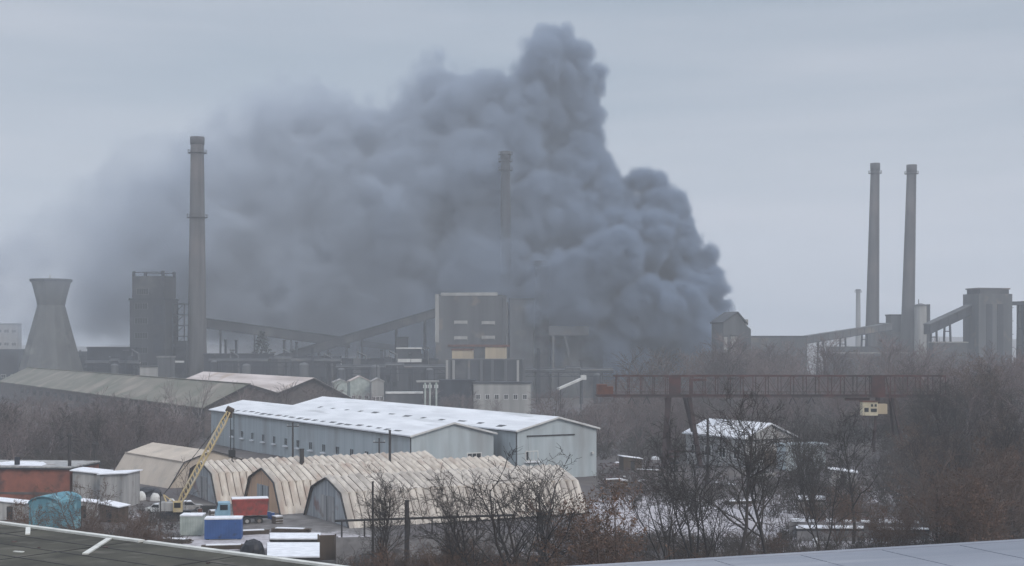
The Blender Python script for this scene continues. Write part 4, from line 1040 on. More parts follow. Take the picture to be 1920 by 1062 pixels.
for kind, px, py, lab, rz, sc in (
        ('hut', 158, 968, 'weathered hut with slanted snowy roof below the grey sheet sheds', .2, 1.1), ('hut', 214, 975, 'small weathered hut right of the hut below the sheet sheds', -.3, .9),
        ('hut', 24, 972, 'weathered hut left of the turquoise garage', .1, 1.2), ('car', 352, 958, 'parked car beside the yellow crane with snow on its roof', .3, 1), ('car', 300, 962, 'parked car with snowy roof left of the yellow crane', 2.6, 1),
        ('crate', 402, 972, 'snow topped wooden crate left of the red truck front', .4, 1), ('crate', 412, 980, 'snow topped crate nearest the blue container back', 0, .8), ('crate', 520, 985, 'snow topped crate right of the red truck', .7, .9),
        ('planks', 470, 1003, 'snowy plank pile right of the blue container', .3, 1.1), ('planks', 545, 1000, 'snowy plank pile before the nearest hangar gable', -.2, 1.2), ('planks', 420, 1028, 'snowy plank pile in front of the blue container', .15, 1.3), ('planks', 330, 1018, 'snowy plank pile below the pale green cabin', -.3, 1.0),
        ('barrel', 505, 975, 'steel barrel just right of the red truck wheels', 0, 1), ('barrel', 511, 977, 'steel barrel standing outermost right of the red truck', 0, 1), ('barrel', 375, 965, 'steel barrel between parked car and red flat trailer', 0, 1),
        ('planks', 1150, 905, 'snowy plank pile right of the warehouse corner', .4, 1.1), ('planks', 1215, 890, 'snowy plank pile at the gantry foot', -.5, 1.3), ('hut', 1182, 884, 'weathered hut between warehouse corner and gantry foot', .2, 1.1), ('crate', 1168, 915, 'snow topped crate at the upper edge of the snowy ground', .3, 1.1),
        ('car', 1430, 905, 'parked car with snowy roof before the pale blue shed', .2, 1), ('hut', 1580, 925, 'weathered hut in the brush right of the pale blue shed', -.2, 1.3), ('planks', 1390, 948, 'snowy plank pile on the snowy ground between dark trees', .3, 1.3)):
    clutter(kind, px, py, lab, rz, sc)
def gate_post():
    p = G(613, 1052); t = thing('gate', 'brown boarded gate left of the concrete fence', 'gate', p, R(8))
    h = 50 / F * p.y
    MB().box(-.85, .85, -.06, .06, .1, h - .1).build('leaf', MAT['wood'], t)
    m = MB()
    for i in range(7): m.box(-.8 + i * .235, -.62 + i * .235, -.1, -.062, .15, h - .15)
    m.build('board', MAT['wood'], t)
    for x in (-.95, .95): MB().box(x - .09, x + .09, -.12, .12, 0, h).build('post', MAT['wood'], t)
gate_post()
def concrete_fence(label, pxs, hh, n, name='concrete_fence', snowcap=False, mat='fence'):
    (pa, ya), (pb, yb) = pxs; a, b = G(pa, ya), G(pb, yb); d = b - a; L = d.length
    t = thing(name, label, 'fence', a, math.atan2(d.y, d.x))
    pn = MB(); cp = MB()
    for i in range(n):
        x0, x1 = L * i / n, L * (i + 1) / n
        MB().box(x0 - .12, x0 + .12, -.14, .14, 0, hh + .12).build('post', MAT[mat], t)
        q = MB(); q.box(x0 + .125, x1 - .125, -.06, .06, .05, hh)
        for j in range(3): q.box(x0 + .3, x1 - .3, -.09, -.062, .3 + j * hh / 3.2, .1 + (j + 1) * hh / 3.2)
        q.build('panel', MAT[mat], t)
        if snowcap: cp.box(x0 + .15, x1 - .15 - rnd.uniform(0, 1.4), -.28, .28, hh + .0, hh + rnd.uniform(.22, .38))
    if snowcap: cp.build('snow_cap', MAT['snow'], t)
    return t
concrete_fence('grey concrete panel fence in front of the nearest ribbed hangar', ((632, 1058), (960, 1050)), 2.9, 8)
concrete_fence('concrete wall with a snow cap behind the reddish brush at lower right', ((1482, 1010), (1745, 1014)), 2.1, 8, snowcap=True)
def raised_pipe():
    a, b = P(628, 977, 158), P(965, 966, 160)
    t = thing('raised_pipe', 'long dark pipe carried on posts above the concrete fence', 'pipe', (a.x, a.y, 0))
    q = b - a; n = 8
    MB().tube([(0, 0, a.z)] + [(q.x * i / 6, q.y * i / 6, a.z + (b.z - a.z) * i / 6) for i in range(1, 6)] + [(q.x, q.y, b.z)], .13, 8).build('pipe', MAT['darktrim'], t)
    for i in range(n):
        f = (i + .3) / n; MB().tube([(q.x * f, q.y * f, 0), (q.x * f, q.y * f, a.z + (b.z - a.z) * f)], .1, 6).build('post', MAT['pole'], t)
raised_pipe()
def pole(label, px, pyt, D, r=.17, arm=False, insul=True, group='utility poles around the yards'):
    x = (px - CX) / F * D; z0 = tz(x, D); z = H - (pyt - HOR) / F * D - z0
    t = thing('utility_pole', label, 'pole', (x, D, z0), 0, group)
    MB().tube([(0, 0, 0), (0, 0, z)], [r * 1.15, r * .85], 8).build('shaft', MAT['pole'], t)
    if arm:
        MB().box(-1.0, 1.0, -.08, .08, z - .75, z - .6).build('crossarm', MAT['pole'], t)
        for x_ in (-.85, 0, .85): MB().tube([(x_, 0, z - .6), (x_, 0, z - .35)], .06, 6).build('insulator', MAT['white'], t)
    else:
        MB().tube([(0, 0, z), (0, 0, z + .12)], r * 1.05, 8).build('cap', MAT['pole'], t)
pole('thick black pole before the nearest ribbed hangar', 763, 940, 150, .26)
pole('thin dark pole before the gable of the nearest ribbed hangar', 699, 905, 152, .12)
pole('dark pole standing before the middle of the long warehouse wall', 549, 792, 236, .16, True)
pole('dark pole close to the right end of the long warehouse wall', 731, 808, 230, .22)
pole('slim dark pole left of the pole at the warehouse corner', 711, 822, 234, .15, True)
pole('short stout dark pole before the long warehouse wall', 566, 843, 224, .4)
pole('slim bare pole through the white heaps', 301, 925, 193, .08)
pole('tall slim pole in front of the snowy roofed house', 1327, 786, 240, .22)
pole('dark pole over the roof of the brick building', 18, 862, 225, .2)
pole('slim pole in the scrub at lower right', 1757, 915, 160, .16)

def sign_stone(label, px, py, w, h, mat='snow', name='snow_lump', seed=5, group='snow lumps in the scrap yard'):
    return heap(label, px, py, w, h, mat, name, 'snow lump', group, seed)
for i, (px, py, w, h, lab) in enumerate((
        (1157, 872, 12, 6, 'flat white snow lump right beside the warehouse gable corner'), (1190, 874, 10, 7, 'rounded pale snow lump left of gantry foot'), (1228, 863, 16, 7, 'bright white snow lump at the left gantry leg'),
        (1166, 897, 14, 5, 'low snow lump below the warehouse gable corner'), (1203, 905, 16, 6, 'wide snow lump below the gantry foot in dark scrap'),
        (1345, 909, 14, 6, 'short snow strip below the snowy roofed house'), (1372, 912, 24, 5, 'long snow strip below the snowy roofed house'),
        (1505, 935, 12, 14, 'tall white snow lump above the reddish brush'), (1530, 1025, 16, 16, 'white lump at the sheet metal roof edge'),
        (1600, 811, 9, 8, 'small white lump under the gantry cab, left one'), (1616, 812, 14, 8, 'small white lump under the gantry cab, right one'))):
    sign_stone(lab, px, py, w, h, seed=20 + i)

# ------------------------------------------------------------------ trees
def segs_mesh(name, seg, mat, n=3, leaves=None):
    """one mesh of tapered twigs; seg rows: x0 y0 z0 x1 y1 z1 r0 r1"""
    s = np.array(seg, float); p0, p1, r0, r1 = s[:, :3], s[:, 3:6], s[:, 6], s[:, 7]
    d = p1 - p0; d /= np.linalg.norm(d, axis=1, keepdims=True) + 1e-9
    up = np.where(np.abs(d[:, 2:3]) > .9, np.array([[1., 0, 0]]), np.array([[0, 0, 1.]]))
    a = np.cross(d, up); a /= np.linalg.norm(a, axis=1, keepdims=True) + 1e-9; b = np.cross(d, a)
    N = len(s); vs = np.zeros((N, 2 * n, 3))
    for k in range(n):
        t = 2 * PI * k / n; o = a * math.cos(t) + b * math.sin(t)
        vs[:, k] = p0 + o * r0[:, None]; vs[:, n + k] = p1 + o * r1[:, None]
    base = (np.arange(N) * 2 * n)[:, None]; fs = []
    for k in range(n):
        k2 = (k + 1) % n; fs.append(base + np.array([[k, k2, n + k2, n + k]]))
    V_, F_ = vs.reshape(-1, 3), np.concatenate(fs)
    if leaves is not None and len(leaves):
        lv = np.array(leaves); rr = np.random.RandomState(4); o = len(V_)
        e1 = rr.randn(len(lv), 3); e1 /= np.linalg.norm(e1, axis=1, keepdims=True); e2 = np.cross(e1, rr.randn(len(lv), 3)); e2 /= np.linalg.norm(e2, axis=1, keepdims=True)
        sz = rr.uniform(.6, 1.3, (len(lv), 1)) * lv[:, 3:4]
        q = np.stack([lv[:, :3] - e1 * sz, lv[:, :3] - e2 * sz * .6, lv[:, :3] + e1 * sz, lv[:, :3] + e2 * sz * .6], 1)
        V_ = np.concatenate([V_, q.reshape(-1, 3)]); F_ = np.concatenate([F_, o + np.arange(4 * len(lv)).reshape(-1, 4)])
    me = bpy.data.meshes.new(name)
    me.vertices.add(len(V_)); me.vertices.foreach_set('co', V_.ravel().astype(np.float32))
    me.loops.add(len(F_) * 4); me.loops.foreach_set('vertex_index', F_.ravel().astype(np.int32))
    me.polygons.add(len(F_)); me.polygons.foreach_set('loop_start', (np.arange(len(F_)) * 4).astype(np.int32))
    me.update(calc_edges=True); me.validate(); me.materials.append(MAT[mat])
    return me
def grow(seed, h, spread=.55, stems=1, dens=1.0, rmin=.02, levels=3, low=.25, up=.25, r0=None, leaf=0.0, leafsize=.12, first=.35):
    rr = np.random.RandomState(seed); thick, thin, leaves = [], [], []
    def unit(v): return v / (np.linalg.norm(v) + 1e-9)
    def branch(p, d, L, r, lev):
        n = 5 if lev < 2 else 3; pts = [p]; rad = [r]; q = p.copy(); dd = d.copy()
        for i in range(n):
            dd = unit(dd + rr.randn(3) * (.10 if lev == 0 else .2) + np.array([0, 0, up * (.3 if lev else .5)])); q = q + dd * L / n
            pts.append(q.copy()); rad.append(max(r * (1 - .75 * (i + 1) / n), rmin * .7))
        tgt = thick if lev <= 1 and r > rmin * 2.2 else thin
        for i in range(n): tgt.append([*pts[i], *pts[i + 1], rad[i], rad[i + 1]])
        if leaf and lev >= levels - 1:
            for i in range(1, n + 1):
                if rr.rand() < leaf: leaves.append([*(pts[i] + rr.randn(3) * .15), leafsize])
        if lev >= levels: return
        nc = int((13, 9, 7, 5)[lev] * dens)
        for c in range(nc):
            f = (low if lev == 0 else .2) + (1 - (low if lev == 0 else .2)) * (c + rr.rand()) / nc
            i = min(int(f * n), n - 1); t = f * n - i; b = pts[i] * (1 - t) + pts[i + 1] * t
            ax = unit(pts[i + 1] - pts[i]); sd = unit(np.cross(ax, rr.randn(3)))
            ang = rr.uniform(.5, 1.0) * (spread / .55)
            nd = unit(ax * math.cos(ang) + sd * math.sin(ang))
            ln = L * rr.uniform(.38, .6) * (1.15 - .55 * f if lev == 0 else 1 - .3 * f)
            branch(b, nd, ln, max(rad[i] * .55, rmin), lev + 1)
    r0 = r0 or h * .016
    for s in range(stems):
        an = rr.uniform(0, 2 * PI) if stems > 1 else 0; tilt = rr.uniform(.12, .45) * spread / .55 if stems > 1 else rr.uniform(0, .06)
        d = np.array([math.sin(tilt) * math.cos(an), math.sin(tilt) * math.sin(an), math.cos(tilt)])
        branch(np.array([rr.uniform(-.25, .25) * (stems > 1), rr.uniform(-.25, .25) * (stems > 1), -.3]), d, h * rr.uniform(.85, 1.0) if stems > 1 else h, r0 * (1 if stems == 1 else .75), 0)
    return thick, thin, leaves
def proto(seed, mat, twig=None, name='tree', **kw):
    twig = twig or mat; th, tn, lv = grow(seed, **kw)
    return segs_mesh('trunk', th, mat, 5), segs_mesh('crown', tn, twig, 3, lv)
def plant(pr, x, y, rz, sc, label, cat='tree', group=None, name='bare_tree', sx=1.0):
    t = thing(name, label, cat, (x, y, tz(x, y) - .1), rz, group); t.scale = (sc * sx, sc * sx, sc)
    for me in pr:
        o = bpy.data.objects.new(me.name.split('.')[0], me); C.objects.link(o); o.parent = t
    return t
NEAR = [proto(11, 'bark', h=12, spread=.55, dens=1.0, rmin=.022, levels=3),
        proto(12, 'bark', h=12, spread=.6, stems=3, dens=.85, rmin=.022, levels=3, low=.3),
        proto(13, 'bark', h=12, spread=.5, stems=5, dens=.62, rmin=.02, levels=3, low=.3),
        proto(14, 'bark', h=12, spread=.7, dens=1.1, rmin=.022, levels=3, low=.3)]
BROWN = [proto(21, 'bark_brown', 'leaf', h=9, spread=.6, stems=4, dens=.75, rmin=.022, levels=3, low=.15, leaf=.5, leafsize=.11),
         proto(22, 'bark_brown', 'leaf', h=9, spread=.55, stems=6, dens=.6, rmin=.022, levels=3, low=.15, leaf=.25, leafsize=.11),
         proto(23, 'bark_brown', h=9, spread=.6, stems=5, dens=.7, rmin=.025, levels=3, low=.12)]
FAR = [proto(31, 'bark_grey', h=10, spread=.6, dens=1.0, rmin=.035, levels=2, low=.15),
       proto(32, 'bark_grey', h=10, spread=.55, stems=3, dens=.95, rmin=.035, levels=2, low=.15),
       proto(33, 'bark_grey', h=10, spread=.45, dens=1.25, rmin=.035, levels=2, low=.15),
       proto(34, 'bark_grey', h=10, spread=.7, stems=5, dens=.8, rmin=.035, levels=2, low=.1)]
PALE = [proto(41, 'bark_pale', h=10, spread=.4, dens=1.0, rmin=.03, levels=2, low=.25)]
def near(i, px, pyt, D, label, name='bare_tree', kind=NEAR, base=12.0, rz=None, sx=1.0):
    x = (px - CX) / F * D; h = H - (pyt - HOR) / F * D - tz(x, D)
    plant(kind[i], x, D, rnd.uniform(0, 6) if rz is None else rz, h / base / 1.08, label, 'tree', None, name, sx)
near(0, 704, 905, 138, 'slender dark bare tree before the gable end of the nearest hangar')
near(3, 722, 930, 134, 'crooked dark bare tree just left of the thick black pole')
near(1, 880, 905, 128, 'bare tree with three leaning stems before the ribbed roof', sx=1.15)
near(2, 985, 872, 125, 'wide fanning bare tree before the right half of the ribbed hangar', sx=1.5)
near(0, 1040, 905, 132, 'slim bare tree between the fanning tree and the reddish one')
near(1, 1300, 800, 150, 'tall dark bare tree left of the snowy roofed house', sx=.9)
near(3, 1388, 770, 142, 'tallest dark bare tree in front of the snowy roofed house', sx=1.0)
near(0, 1445, 800, 146, 'tall dark bare tree before the pale blue shed', sx=1.1)
near(2, 1262, 880, 140, 'low spreading bare tree over the snowy ground')
near(0, 1345, 900, 128, 'short bare tree standing in snow above the sheet metal roof')
near(3, 1600, 800, 170, 'bare tree below the gantry cab in the brush', sx=1.1)
near(1, 1540, 850, 160, 'bare tree right of the pale blue shed')
near(0, 1120, 905, 126, 'reddish brown leafy bush tree at the end of the ribbed hangar', 'brown_tree', BROWN, 9.0, sx=1.3)
near(1, 1158, 950, 130, 'thin brown multi-stemmed tree at the edge of the snow', 'brown_tree', BROWN, 9.0, sx=.8)
near(2, 150, 905, 165, 'dark leaning bare bush tree before the grey sheet sheds', 'brown_tree', BROWN, 9.0, sx=1.2)
near(1, 60, 930, 150, 'brown bush tree in front of the turquoise garage', 'brown_tree', BROWN, 9.0, sx=.9)
near(2, 230, 960, 150, 'low brown bush tree behind the white edged dark roof', 'brown_tree', BROWN, 9.0, sx=1.3)
near(1, 295, 985, 150, 'small brown bush tree left of the pale green cabin', 'brown_tree', BROWN, 9.0, sx=1.1)
near(0, 340, 870, 196, 'small dark forked tree beside the yellow crane boom', 'bare_tree', FAR, 10.0, sx=.7)
for i, (px, pyt, lab) in enumerate(((372, 715, 'pale slender tree rising over the left warehouse roof edge'), (332, 718, 'pale slender tree left of the warehouse against the mossy roof'))):
    near(0, px, pyt, 352, lab, 'pale_tree', PALE, 10.0, sx=.8)

for i, (px, pyt, D, lab) in enumerate(((432, 728, 350, 'bare tree at the left corner of the old hall gable'), (486, 722, 357, 'bare tree against the dark gable of the mossy roof'), (535, 726, 360, 'bare tree below the pinkish roof corner'),
        (586, 720, 364, 'bare tree right of the pinkish roof gable'), (622, 716, 368, 'bare tree behind the ridge of the right warehouse, leftmost there'))):
    near(i % 4, px, pyt, D, lab, 'bare_tree', FAR, 10.0, sx=1.2)
def wood(n, pxr, Dr, hr, protos, base, label, group, name='bare_tree', seed=1, test=None, sxr=(1.0, 1.6)):
    rr = random.Random(seed); k = 0; tries = 0
    while k < n and tries < n * 40:
        tries += 1
        D = rr.uniform(*Dr); px = rr.uniform(*pxr); x = (px - CX) / F * D
        if test and not test(px, D, x): continue
        plant(protos[rr.randrange(len(protos))], x, D, rr.uniform(0, 6.28), rr.uniform(*hr) / base, label, 'tree', group, name, rr.uniform(*sxr)); k += 1
def clear_hall(px, D, x):          # keep out of the old hall and the warehouses
    p = Vector((x, D, 0)) - A0; a, c = p.dot(U), p.dot(VV)
    p = Vector((x, D, 0)) - Vector((HALL0.x, HALL0.y, 0)); e, g = p.dot(U), p.dot(VV)
    return not (-4 < a < 118 and -4 < c < 42) and not (-3 < e < 296 and -3 < g < 44)
wood(16, (-20, 330), (345, 460), (7.5, 10.0), FAR, 10.0, 'leafless tree close under the mossy roof eaves', 'bare trees under the mossy eaves', seed=12, test=clear_hall)
wood(62, (-20, 400), (262, 345), (7.5, 10.5), FAR + PALE, 10.0, 'leafless grey-brown tree in the thicket below the mossy roof', 'bare trees between the yard and the old hall', seed=2, test=lambda px, D, x: clear_hall(px, D, x) and not (215 < px < 440 and D < 275) and (px < 352 or D > 346))
wood(24, (1010, 1270), (300, 400), (8, 11.5), FAR, 10.0, 'leafless grey-brown tree behind the warehouse gable', 'bare trees behind the warehouses', seed=3, test=clear_hall)
wood(66, (1200, 1790), (400, 540), (12, 16.5), FAR, 10.0, 'leafless grey tree of the wood behind the gantry crane', 'bare trees behind the gantry crane', seed=4, test=lambda px, D, x: not (1180 < px < 1290 and D > 470))
wood(26, (1270, 1680), (292, 390), (8, 12), FAR, 10.0, 'leafless grey tree directly under the gantry girder', 'bare trees under the gantry girder', seed=5)
wood(14, (1160, 1480), (118, 165), (2.2, 3.8), BROWN, 9.0, 'low brown shrub growing out of the snowy ground', 'brown shrubs on the snowy ground', 'brown_shrub', seed=19)
wood(15, (1480, 1920), (178, 265), (9, 13), NEAR, 12.0, 'dark trunked bare tree in the brush at right', 'dark trunked trees in the right brush', 'dark_tree', seed=20, sxr=(.8, 1.1), test=lambda px, D, x: not (1575 < px < 1690))
wood(9, (0, 345), (255, 300), (8, 10.5), NEAR, 12.0, 'dark trunked bare tree at the front of the left thicket', 'dark trunked trees of the left thicket', 'dark_tree', seed=21, test=lambda px, D, x: not (205 < px < 345 and D < 275), sxr=(.8, 1.1))
wood(66, (1650, 2110), (215, 410), (9, 13.5), FAR + BROWN[2:], 10.0, 'leafless tree on the wooded rise at the right edge', 'bare trees on the right rise', seed=6, test=lambda px, D, x: D > 285 - (px - 1660) * .3)
wood(22, (1690, 1995), (150, 235), (6.5, 10.5), BROWN, 9.0, 'brown shrubby tree in the dense brush at the lower right', 'brown shrubby trees at lower right', 'brown_tree', seed=7, test=lambda px, D, x: px > 1735 or D > 178)
wood(9, (1485, 1740), (128, 150), (2.2, 3.8), BROWN, 9.0, 'low reddish shrub between the snowy low sheds and the sheet roof', 'reddish shrubs before the low snowy sheds', 'brown_shrub', seed=18)
wood(10, (1480, 1700), (158, 200), (4.0, 6.5), BROWN, 9.0, 'low reddish shrub before the snow capped wall', 'reddish shrubs near the snow capped wall', 'brown_shrub', seed=8)
wood(42, (700, 1160), (112, 140), (3.5, 6.5), BROWN[1:], 9.0, 'low dark shrub at the bottom middle of the view', 'dark shrubs at the bottom middle', 'brown_shrub', seed=9)
wood(16, (-10, 330), (128, 172), (2.6, 4.6), BROWN[1:], 9.0, 'low brown shrub in the left yard', 'brown shrubs in the left yard', 'brown_shrub', seed=16, test=lambda px, D, x: not (45 < px < 118 and D > 158))
wood(10, (600, 850), (415, 470), (6, 9.5), FAR, 10.0, 'bare tree by the small shacks behind the warehouse roofs', 'bare trees by the shacks', seed=17, test=clear_hall)
wood(8, (840, 930), (425, 455), (6, 9), FAR, 10.0, 'dark bare tree in front of the low white shed', 'bare trees by the low white shed', seed=10)

def clear_wall(x, D):
    p = Vector((x, D, 0)) - A0; return -14 < p.dot(VV) < -1 and p.dot(U) > 2
def evergreen(label, px, pyt, D, w):
    x = (px - CX) / F * D; h = H - (pyt - HOR) / F * D
    t = thing('evergreen_tree', label, 'tree', (x, D, 0))
    MB().tube([(0, 0, 0), (0, 0, h * .9)], [.4, .12], 6).build('trunk', MAT['bark'], t)
    rr = random.Random(5); m = MB()
    for i in range(700):
        f = rr.random(); z = h * (.35 + .65 * f); r = w * (.25 + .75 * math.sin(PI * min(1, f * 1.05)) ** .8) * rr.uniform(.3, 1); an = rr.uniform(0, 6.28)
        c = Vector((r * math.cos(an), r * math.sin(an), z)); a = Vector((rr.gauss(0, 1), rr.gauss(0, 1), rr.gauss(0, .6))).normalized() * rr.uniform(.4, .8); b = a.cross(Vector((rr.gauss(0, 1), rr.gauss(0, 1), rr.gauss(0, 1)))).normalized() * .4
        m.add([c - a, c - b, c + a, c + b], [(0, 1, 2, 3)])
    m.build('crown', MAT['ever'], t)
evergreen('dark rounded evergreen under the sloping conveyor gallery', 491, 622, 592, 4.2)

def scrub(name, label, regions, mat, seed, hs=(.8, 2.2), stems=9, rad=.02, cat='undergrowth'):
    rr = np.random.RandomState(seed); seg = []
    for (pxr, Dr, n, keep) in regions:
        for _ in range(n):
            D = math.sqrt(rr.uniform(Dr[0] ** 2, Dr[1] ** 2)); px = rr.uniform(*pxr); x = (px - CX) / F * D
            if keep and not keep(px, D, x): continue
            z = tz(x, D); h = rr.uniform(*hs)
            for s in range(stems):
                o = rr.randn(2) * .35; tip = np.array([x + o[0] + rr.randn() * h * .45, D + o[1] + rr.randn() * h * .45, z + h * rr.uniform(.5, 1.1)])
                b = np.array([x + o[0], D + o[1], z - .05]); md = (b + tip) / 2 + rr.randn(3) * .12
                seg.append([*b, *md, rad * 1.3, rad]); seg.append([*md, *tip, rad, rad * .5])
                for q in range(2):
                    st = md + (tip - md) * rr.rand(); seg.append([*st, *(st + rr.randn(3) * h * .22 + np.array([0, 0, .15])), rad * .8, rad * .4])
    me = segs_mesh(name, seg, mat); o = bpy.data.objects.new(name, me); C.objects.link(o)
    return tag(o, label, cat, None, 'stuff')
scrub('undergrowth', 'grey-brown leafless scrub covering the ground of the thickets', [
    ((-20, 400), (255, 350), 1300, lambda px, D, x: clear_hall(px, D, x) and not (205 < px < 445 and D < 275) and (px < 352 or D > 346)), ((1000, 1280), (290, 410), 420, clear_hall), ((1250, 1800), (285, 420), 1300, None),
    ((1180, 1800), (420, 560), 1300, None), ((1650, 2150), (210, 400), 1500, None)], 'scrub', 51, (1.2, 3.4), 8, .05)
scrub('brush', 'brown leafless brush along the near yards', [
    ((640, 1150), (112, 155), 800, None), ((1150, 1480), (112, 175), 800, None), ((1440, 1760), (125, 230), 600, None), ((1480, 1760), (112, 165), 230, None), ((1690, 2150), (130, 240), 1200, None),
    ((1120, 1700), (205, 262), 420, lambda px, D, x: not (1258 < px < 1550 and D > 238)), ((-10, 335), (110, 178), 800, lambda px, D, x: not (45 < px < 118 and D > 160)), ((240, 340), (180, 205), 60, None), ((440, 770), (222, 250), 260, lambda px, D, x: clear_wall(x, D))], 'scrub', 52, (.5, 1.7), 8, .028)
def rubble():
    rr = random.Random(8); m = MB()
    for (pxr, Dr, n, sz) in (((1125, 1260), (225, 285), 420, .55), ((1400, 1700), (200, 260), 260, .4), ((600, 1040), (410, 520), 260, .9), ((1260, 1420), (225, 250), 120, .4), ((0, 600), (505, 560), 160, 1.0), ((250, 345), (182, 215), 120, .35), ((1160, 1480), (125, 190), 260, .22)):
        for _ in range(n):
            D = rr.uniform(*Dr); x = (rr.uniform(*pxr) - CX) / F * D; z = tz(x, D); a = Vector((x, D, z + rr.uniform(0, .3)))
            d = Vector((rr.gauss(0, 1), rr.gauss(0, 1), rr.gauss(0, .25))).normalized() * rr.uniform(.4, 2.2) * sz
            m.bar(a, a + d, rr.uniform(.25, .9) * sz, rr.uniform(.15, .6) * sz)
    o = m.build('rubble', MAT['rubble']); tag(o, 'broken bricks and scrap strewn over the dark yards', 'rubble', None, 'stuff')
rubble()

# ------------------------------------------------------------------ smoke
def build_smoke():
    D = 680.0; k = D / F
    px2 = lambda p: ((p[0] - CX) * k, H - (p[1] - HOR) * k)
    out = [(1346, 690), (1350, 640), (1352, 605), (1352, 575), (1340, 525), (1328, 475), (1305, 440), (1290, 400), (1272, 362), (1240, 328), (1205, 317), (1178, 324), (1163, 312), (1152, 285), (1138, 250), (1132, 220),
           (1130, 182), (1142, 150), (1136, 116), (1110, 82), (1076, 46), (1030, 28), (998, 40), (978, 76), (955, 96), (930, 104), (895, 100), (862, 90), (835, 74), (800, 80), (768, 102), (735, 128), (700, 155),
           (675, 158), (648, 146), (618, 98), (575, 94), (520, 104), (475, 128), (425, 166), (380, 182), (338, 196), (308, 228), (258, 222), (200, 246), (158, 284), (125, 324), (78, 366), (25, 405), (-60, 470), (-150, 520), (-150, 660), (600, 700), (1000, 740), (1180, 745), (1310, 740)]
    poly = np.array([px2(p) for p in out])
    x0, x1, y0, y1, z0, z1 = -290., 112., 592., 782., -2., 190.
    vx = 1.5; nx, ny, nz = int((x1 - x0) / vx), int((y1 - y0) / 2.0), int((z1 - z0) / vx)
    gx = np.linspace(x0, x1, nx); gy = np.linspace(y0, y1, ny); gz = np.linspace(z0, z1, nz)
    GX, GZ = np.meshgrid(gx, gz, indexing='ij')
    # signed distance to the outline in the x-z plane
    dist = np.full(GX.shape, 1e9); inside = np.zeros(GX.shape, bool)
    for i in range(len(poly)):
        a, b = poly[i], poly[(i + 1) % len(poly)]; ab = b - a
        t = np.clip(((GX - a[0]) * ab[0] + (GZ - a[1]) * ab[1]) / (ab @ ab), 0, 1)
        dist = np.minimum(dist, np.hypot(GX - a[0] - t * ab[0], GZ - a[1] - t * ab[1]))
        cond = (a[1] > GZ) != (b[1] > GZ)
        with np.errstate(divide='ignore', invalid='ignore'):
            xi = a[0] + (GZ - a[1]) / (b[1] - a[1]) * ab[0]
        inside ^= cond & (GX < xi)
    sd = np.where(inside, dist, -dist)
    rr = np.random.RandomState(12)
    fld = np.full((nx, ny, nz), 60.0, np.float32)
    pts = np.argwhere(sd > 2.5)
    w_right = lambda x: np.clip((x + 60) / 120, 0, 1)
    def put(cx, cy, cz, r):
        i0, i1 = np.searchsorted(gx, [cx - r - 30, cx + r + 30]); j0, j1 = np.searchsorted(gy, [cy - r - 30, cy + r + 30]); k0, k1 = np.searchsorted(gz, [cz - r - 30, cz + r + 30])
        if i1 <= i0 or j1 <= j0 or k1 <= k0: return
        d = np.sqrt((gx[i0:i1, None, None] - cx) ** 2 + (gy[None, j0:j1, None] - cy) ** 2 + (gz[None, None, k0:k1] - cz) ** 2) - r
        sub = fld[i0:i1, j0:j1, k0:k1]; np.minimum(sub, d, out=sub)
    def mid_y(x, z): return 652 + 46 * sstep(25, 125, z) + .05 * (-x + 30)
    for i in rr.choice(len(pts), 560):
        a, b = pts[i]; s = sd[a, b]; x, z = gx[a], gz[b]; wr_ = w_right(x)
        r = float(np.clip(s * rr.uniform(.5, .95), 3.0, rr.uniform(6.5, 14) + 12 * (1 - wr_)))
        half = min(46, .8 * s + 6); cy = mid_y(x, z) + rr.uniform(-1, 1) * max(half - r * .6, 0)
        put(x, cy, z, r)
        for q in range(int(5 + 9 * wr_)):                     # smaller curls on its surface
            v = rr.randn(3); v /= np.linalg.norm(v); v[1] = -abs(v[1]) if rr.rand() < .7 else v[1]
            r2 = r * rr.uniform(.28, .5); c = np.array([x, cy, z]) + v * r * rr.uniform(.8, 1.0)
            ia, ib = np.clip(np.searchsorted(gx, c[0]), 0, nx - 1), np.clip(np.searchsorted(gz, c[2]), 0, nz - 1)
            if sd[ia, ib] > r2 * .5: put(c[0], c[1], c[2], r2)
    # a rim of small puffs along the crisp right hand side
    for i in range(len(poly)):
        a, b = poly[i], poly[(i + 1) % len(poly)]
        if max(a[0], b[0]) < -50 or min(a[1], b[1]) < 10: continue
        nseg = max(2, int(np.linalg.norm(b - a) / 3.0))
        for t in np.linspace(0, 1, nseg):
            p = a + (b - a) * t; r = rr.uniform(3, 6.5); nrm = np.array([-(b - a)[1], (b - a)[0]]); nrm /= np.linalg.norm(nrm) + 1e-9
            c = p + nrm * (r * .9); put(c[0], mid_y(c[0], c[1]) + rr.uniform(-14, 14), c[1], r)
    # smooth value noise on the grid
    def vnoise(cell, seed):
        q = np.random.RandomState(seed); sx, sy, sz = int((x1 - x0) / cell) + 3, int((y1 - y0) / cell) + 3, int((z1 - z0) / cell) + 3
        g = q.rand(sx, sy, sz).astype(np.float32)
        def lin(arr, co, lo, ax):
            u = (co - lo) / cell; i = u.astype(int); f = (u - i); f = (f * f * (3 - 2 * f)).astype(np.float32)
            shp = [1, 1, 1]; shp[ax] = len(co); f = f.reshape(shp)
            return np.take(arr, i, ax) * (1 - f) + np.take(arr, i + 1, ax) * f
        return lin(lin(lin(g, gx, x0, 0), gy, y0, 1), gz, z0, 2) - .5
    n_big = vnoise(38, 1); n_mid = vnoise(17, 2); n_a = vnoise(9, 3); n_b = vnoise(5.0, 4); n_c = vnoise(2.8, 5)
    billow = np.abs(n_a) * 2
    wr = np.clip((gx + 70) / 120, 0, 1).astype(np.float32)[:, None, None]           # 1 = fresh smoke on the right
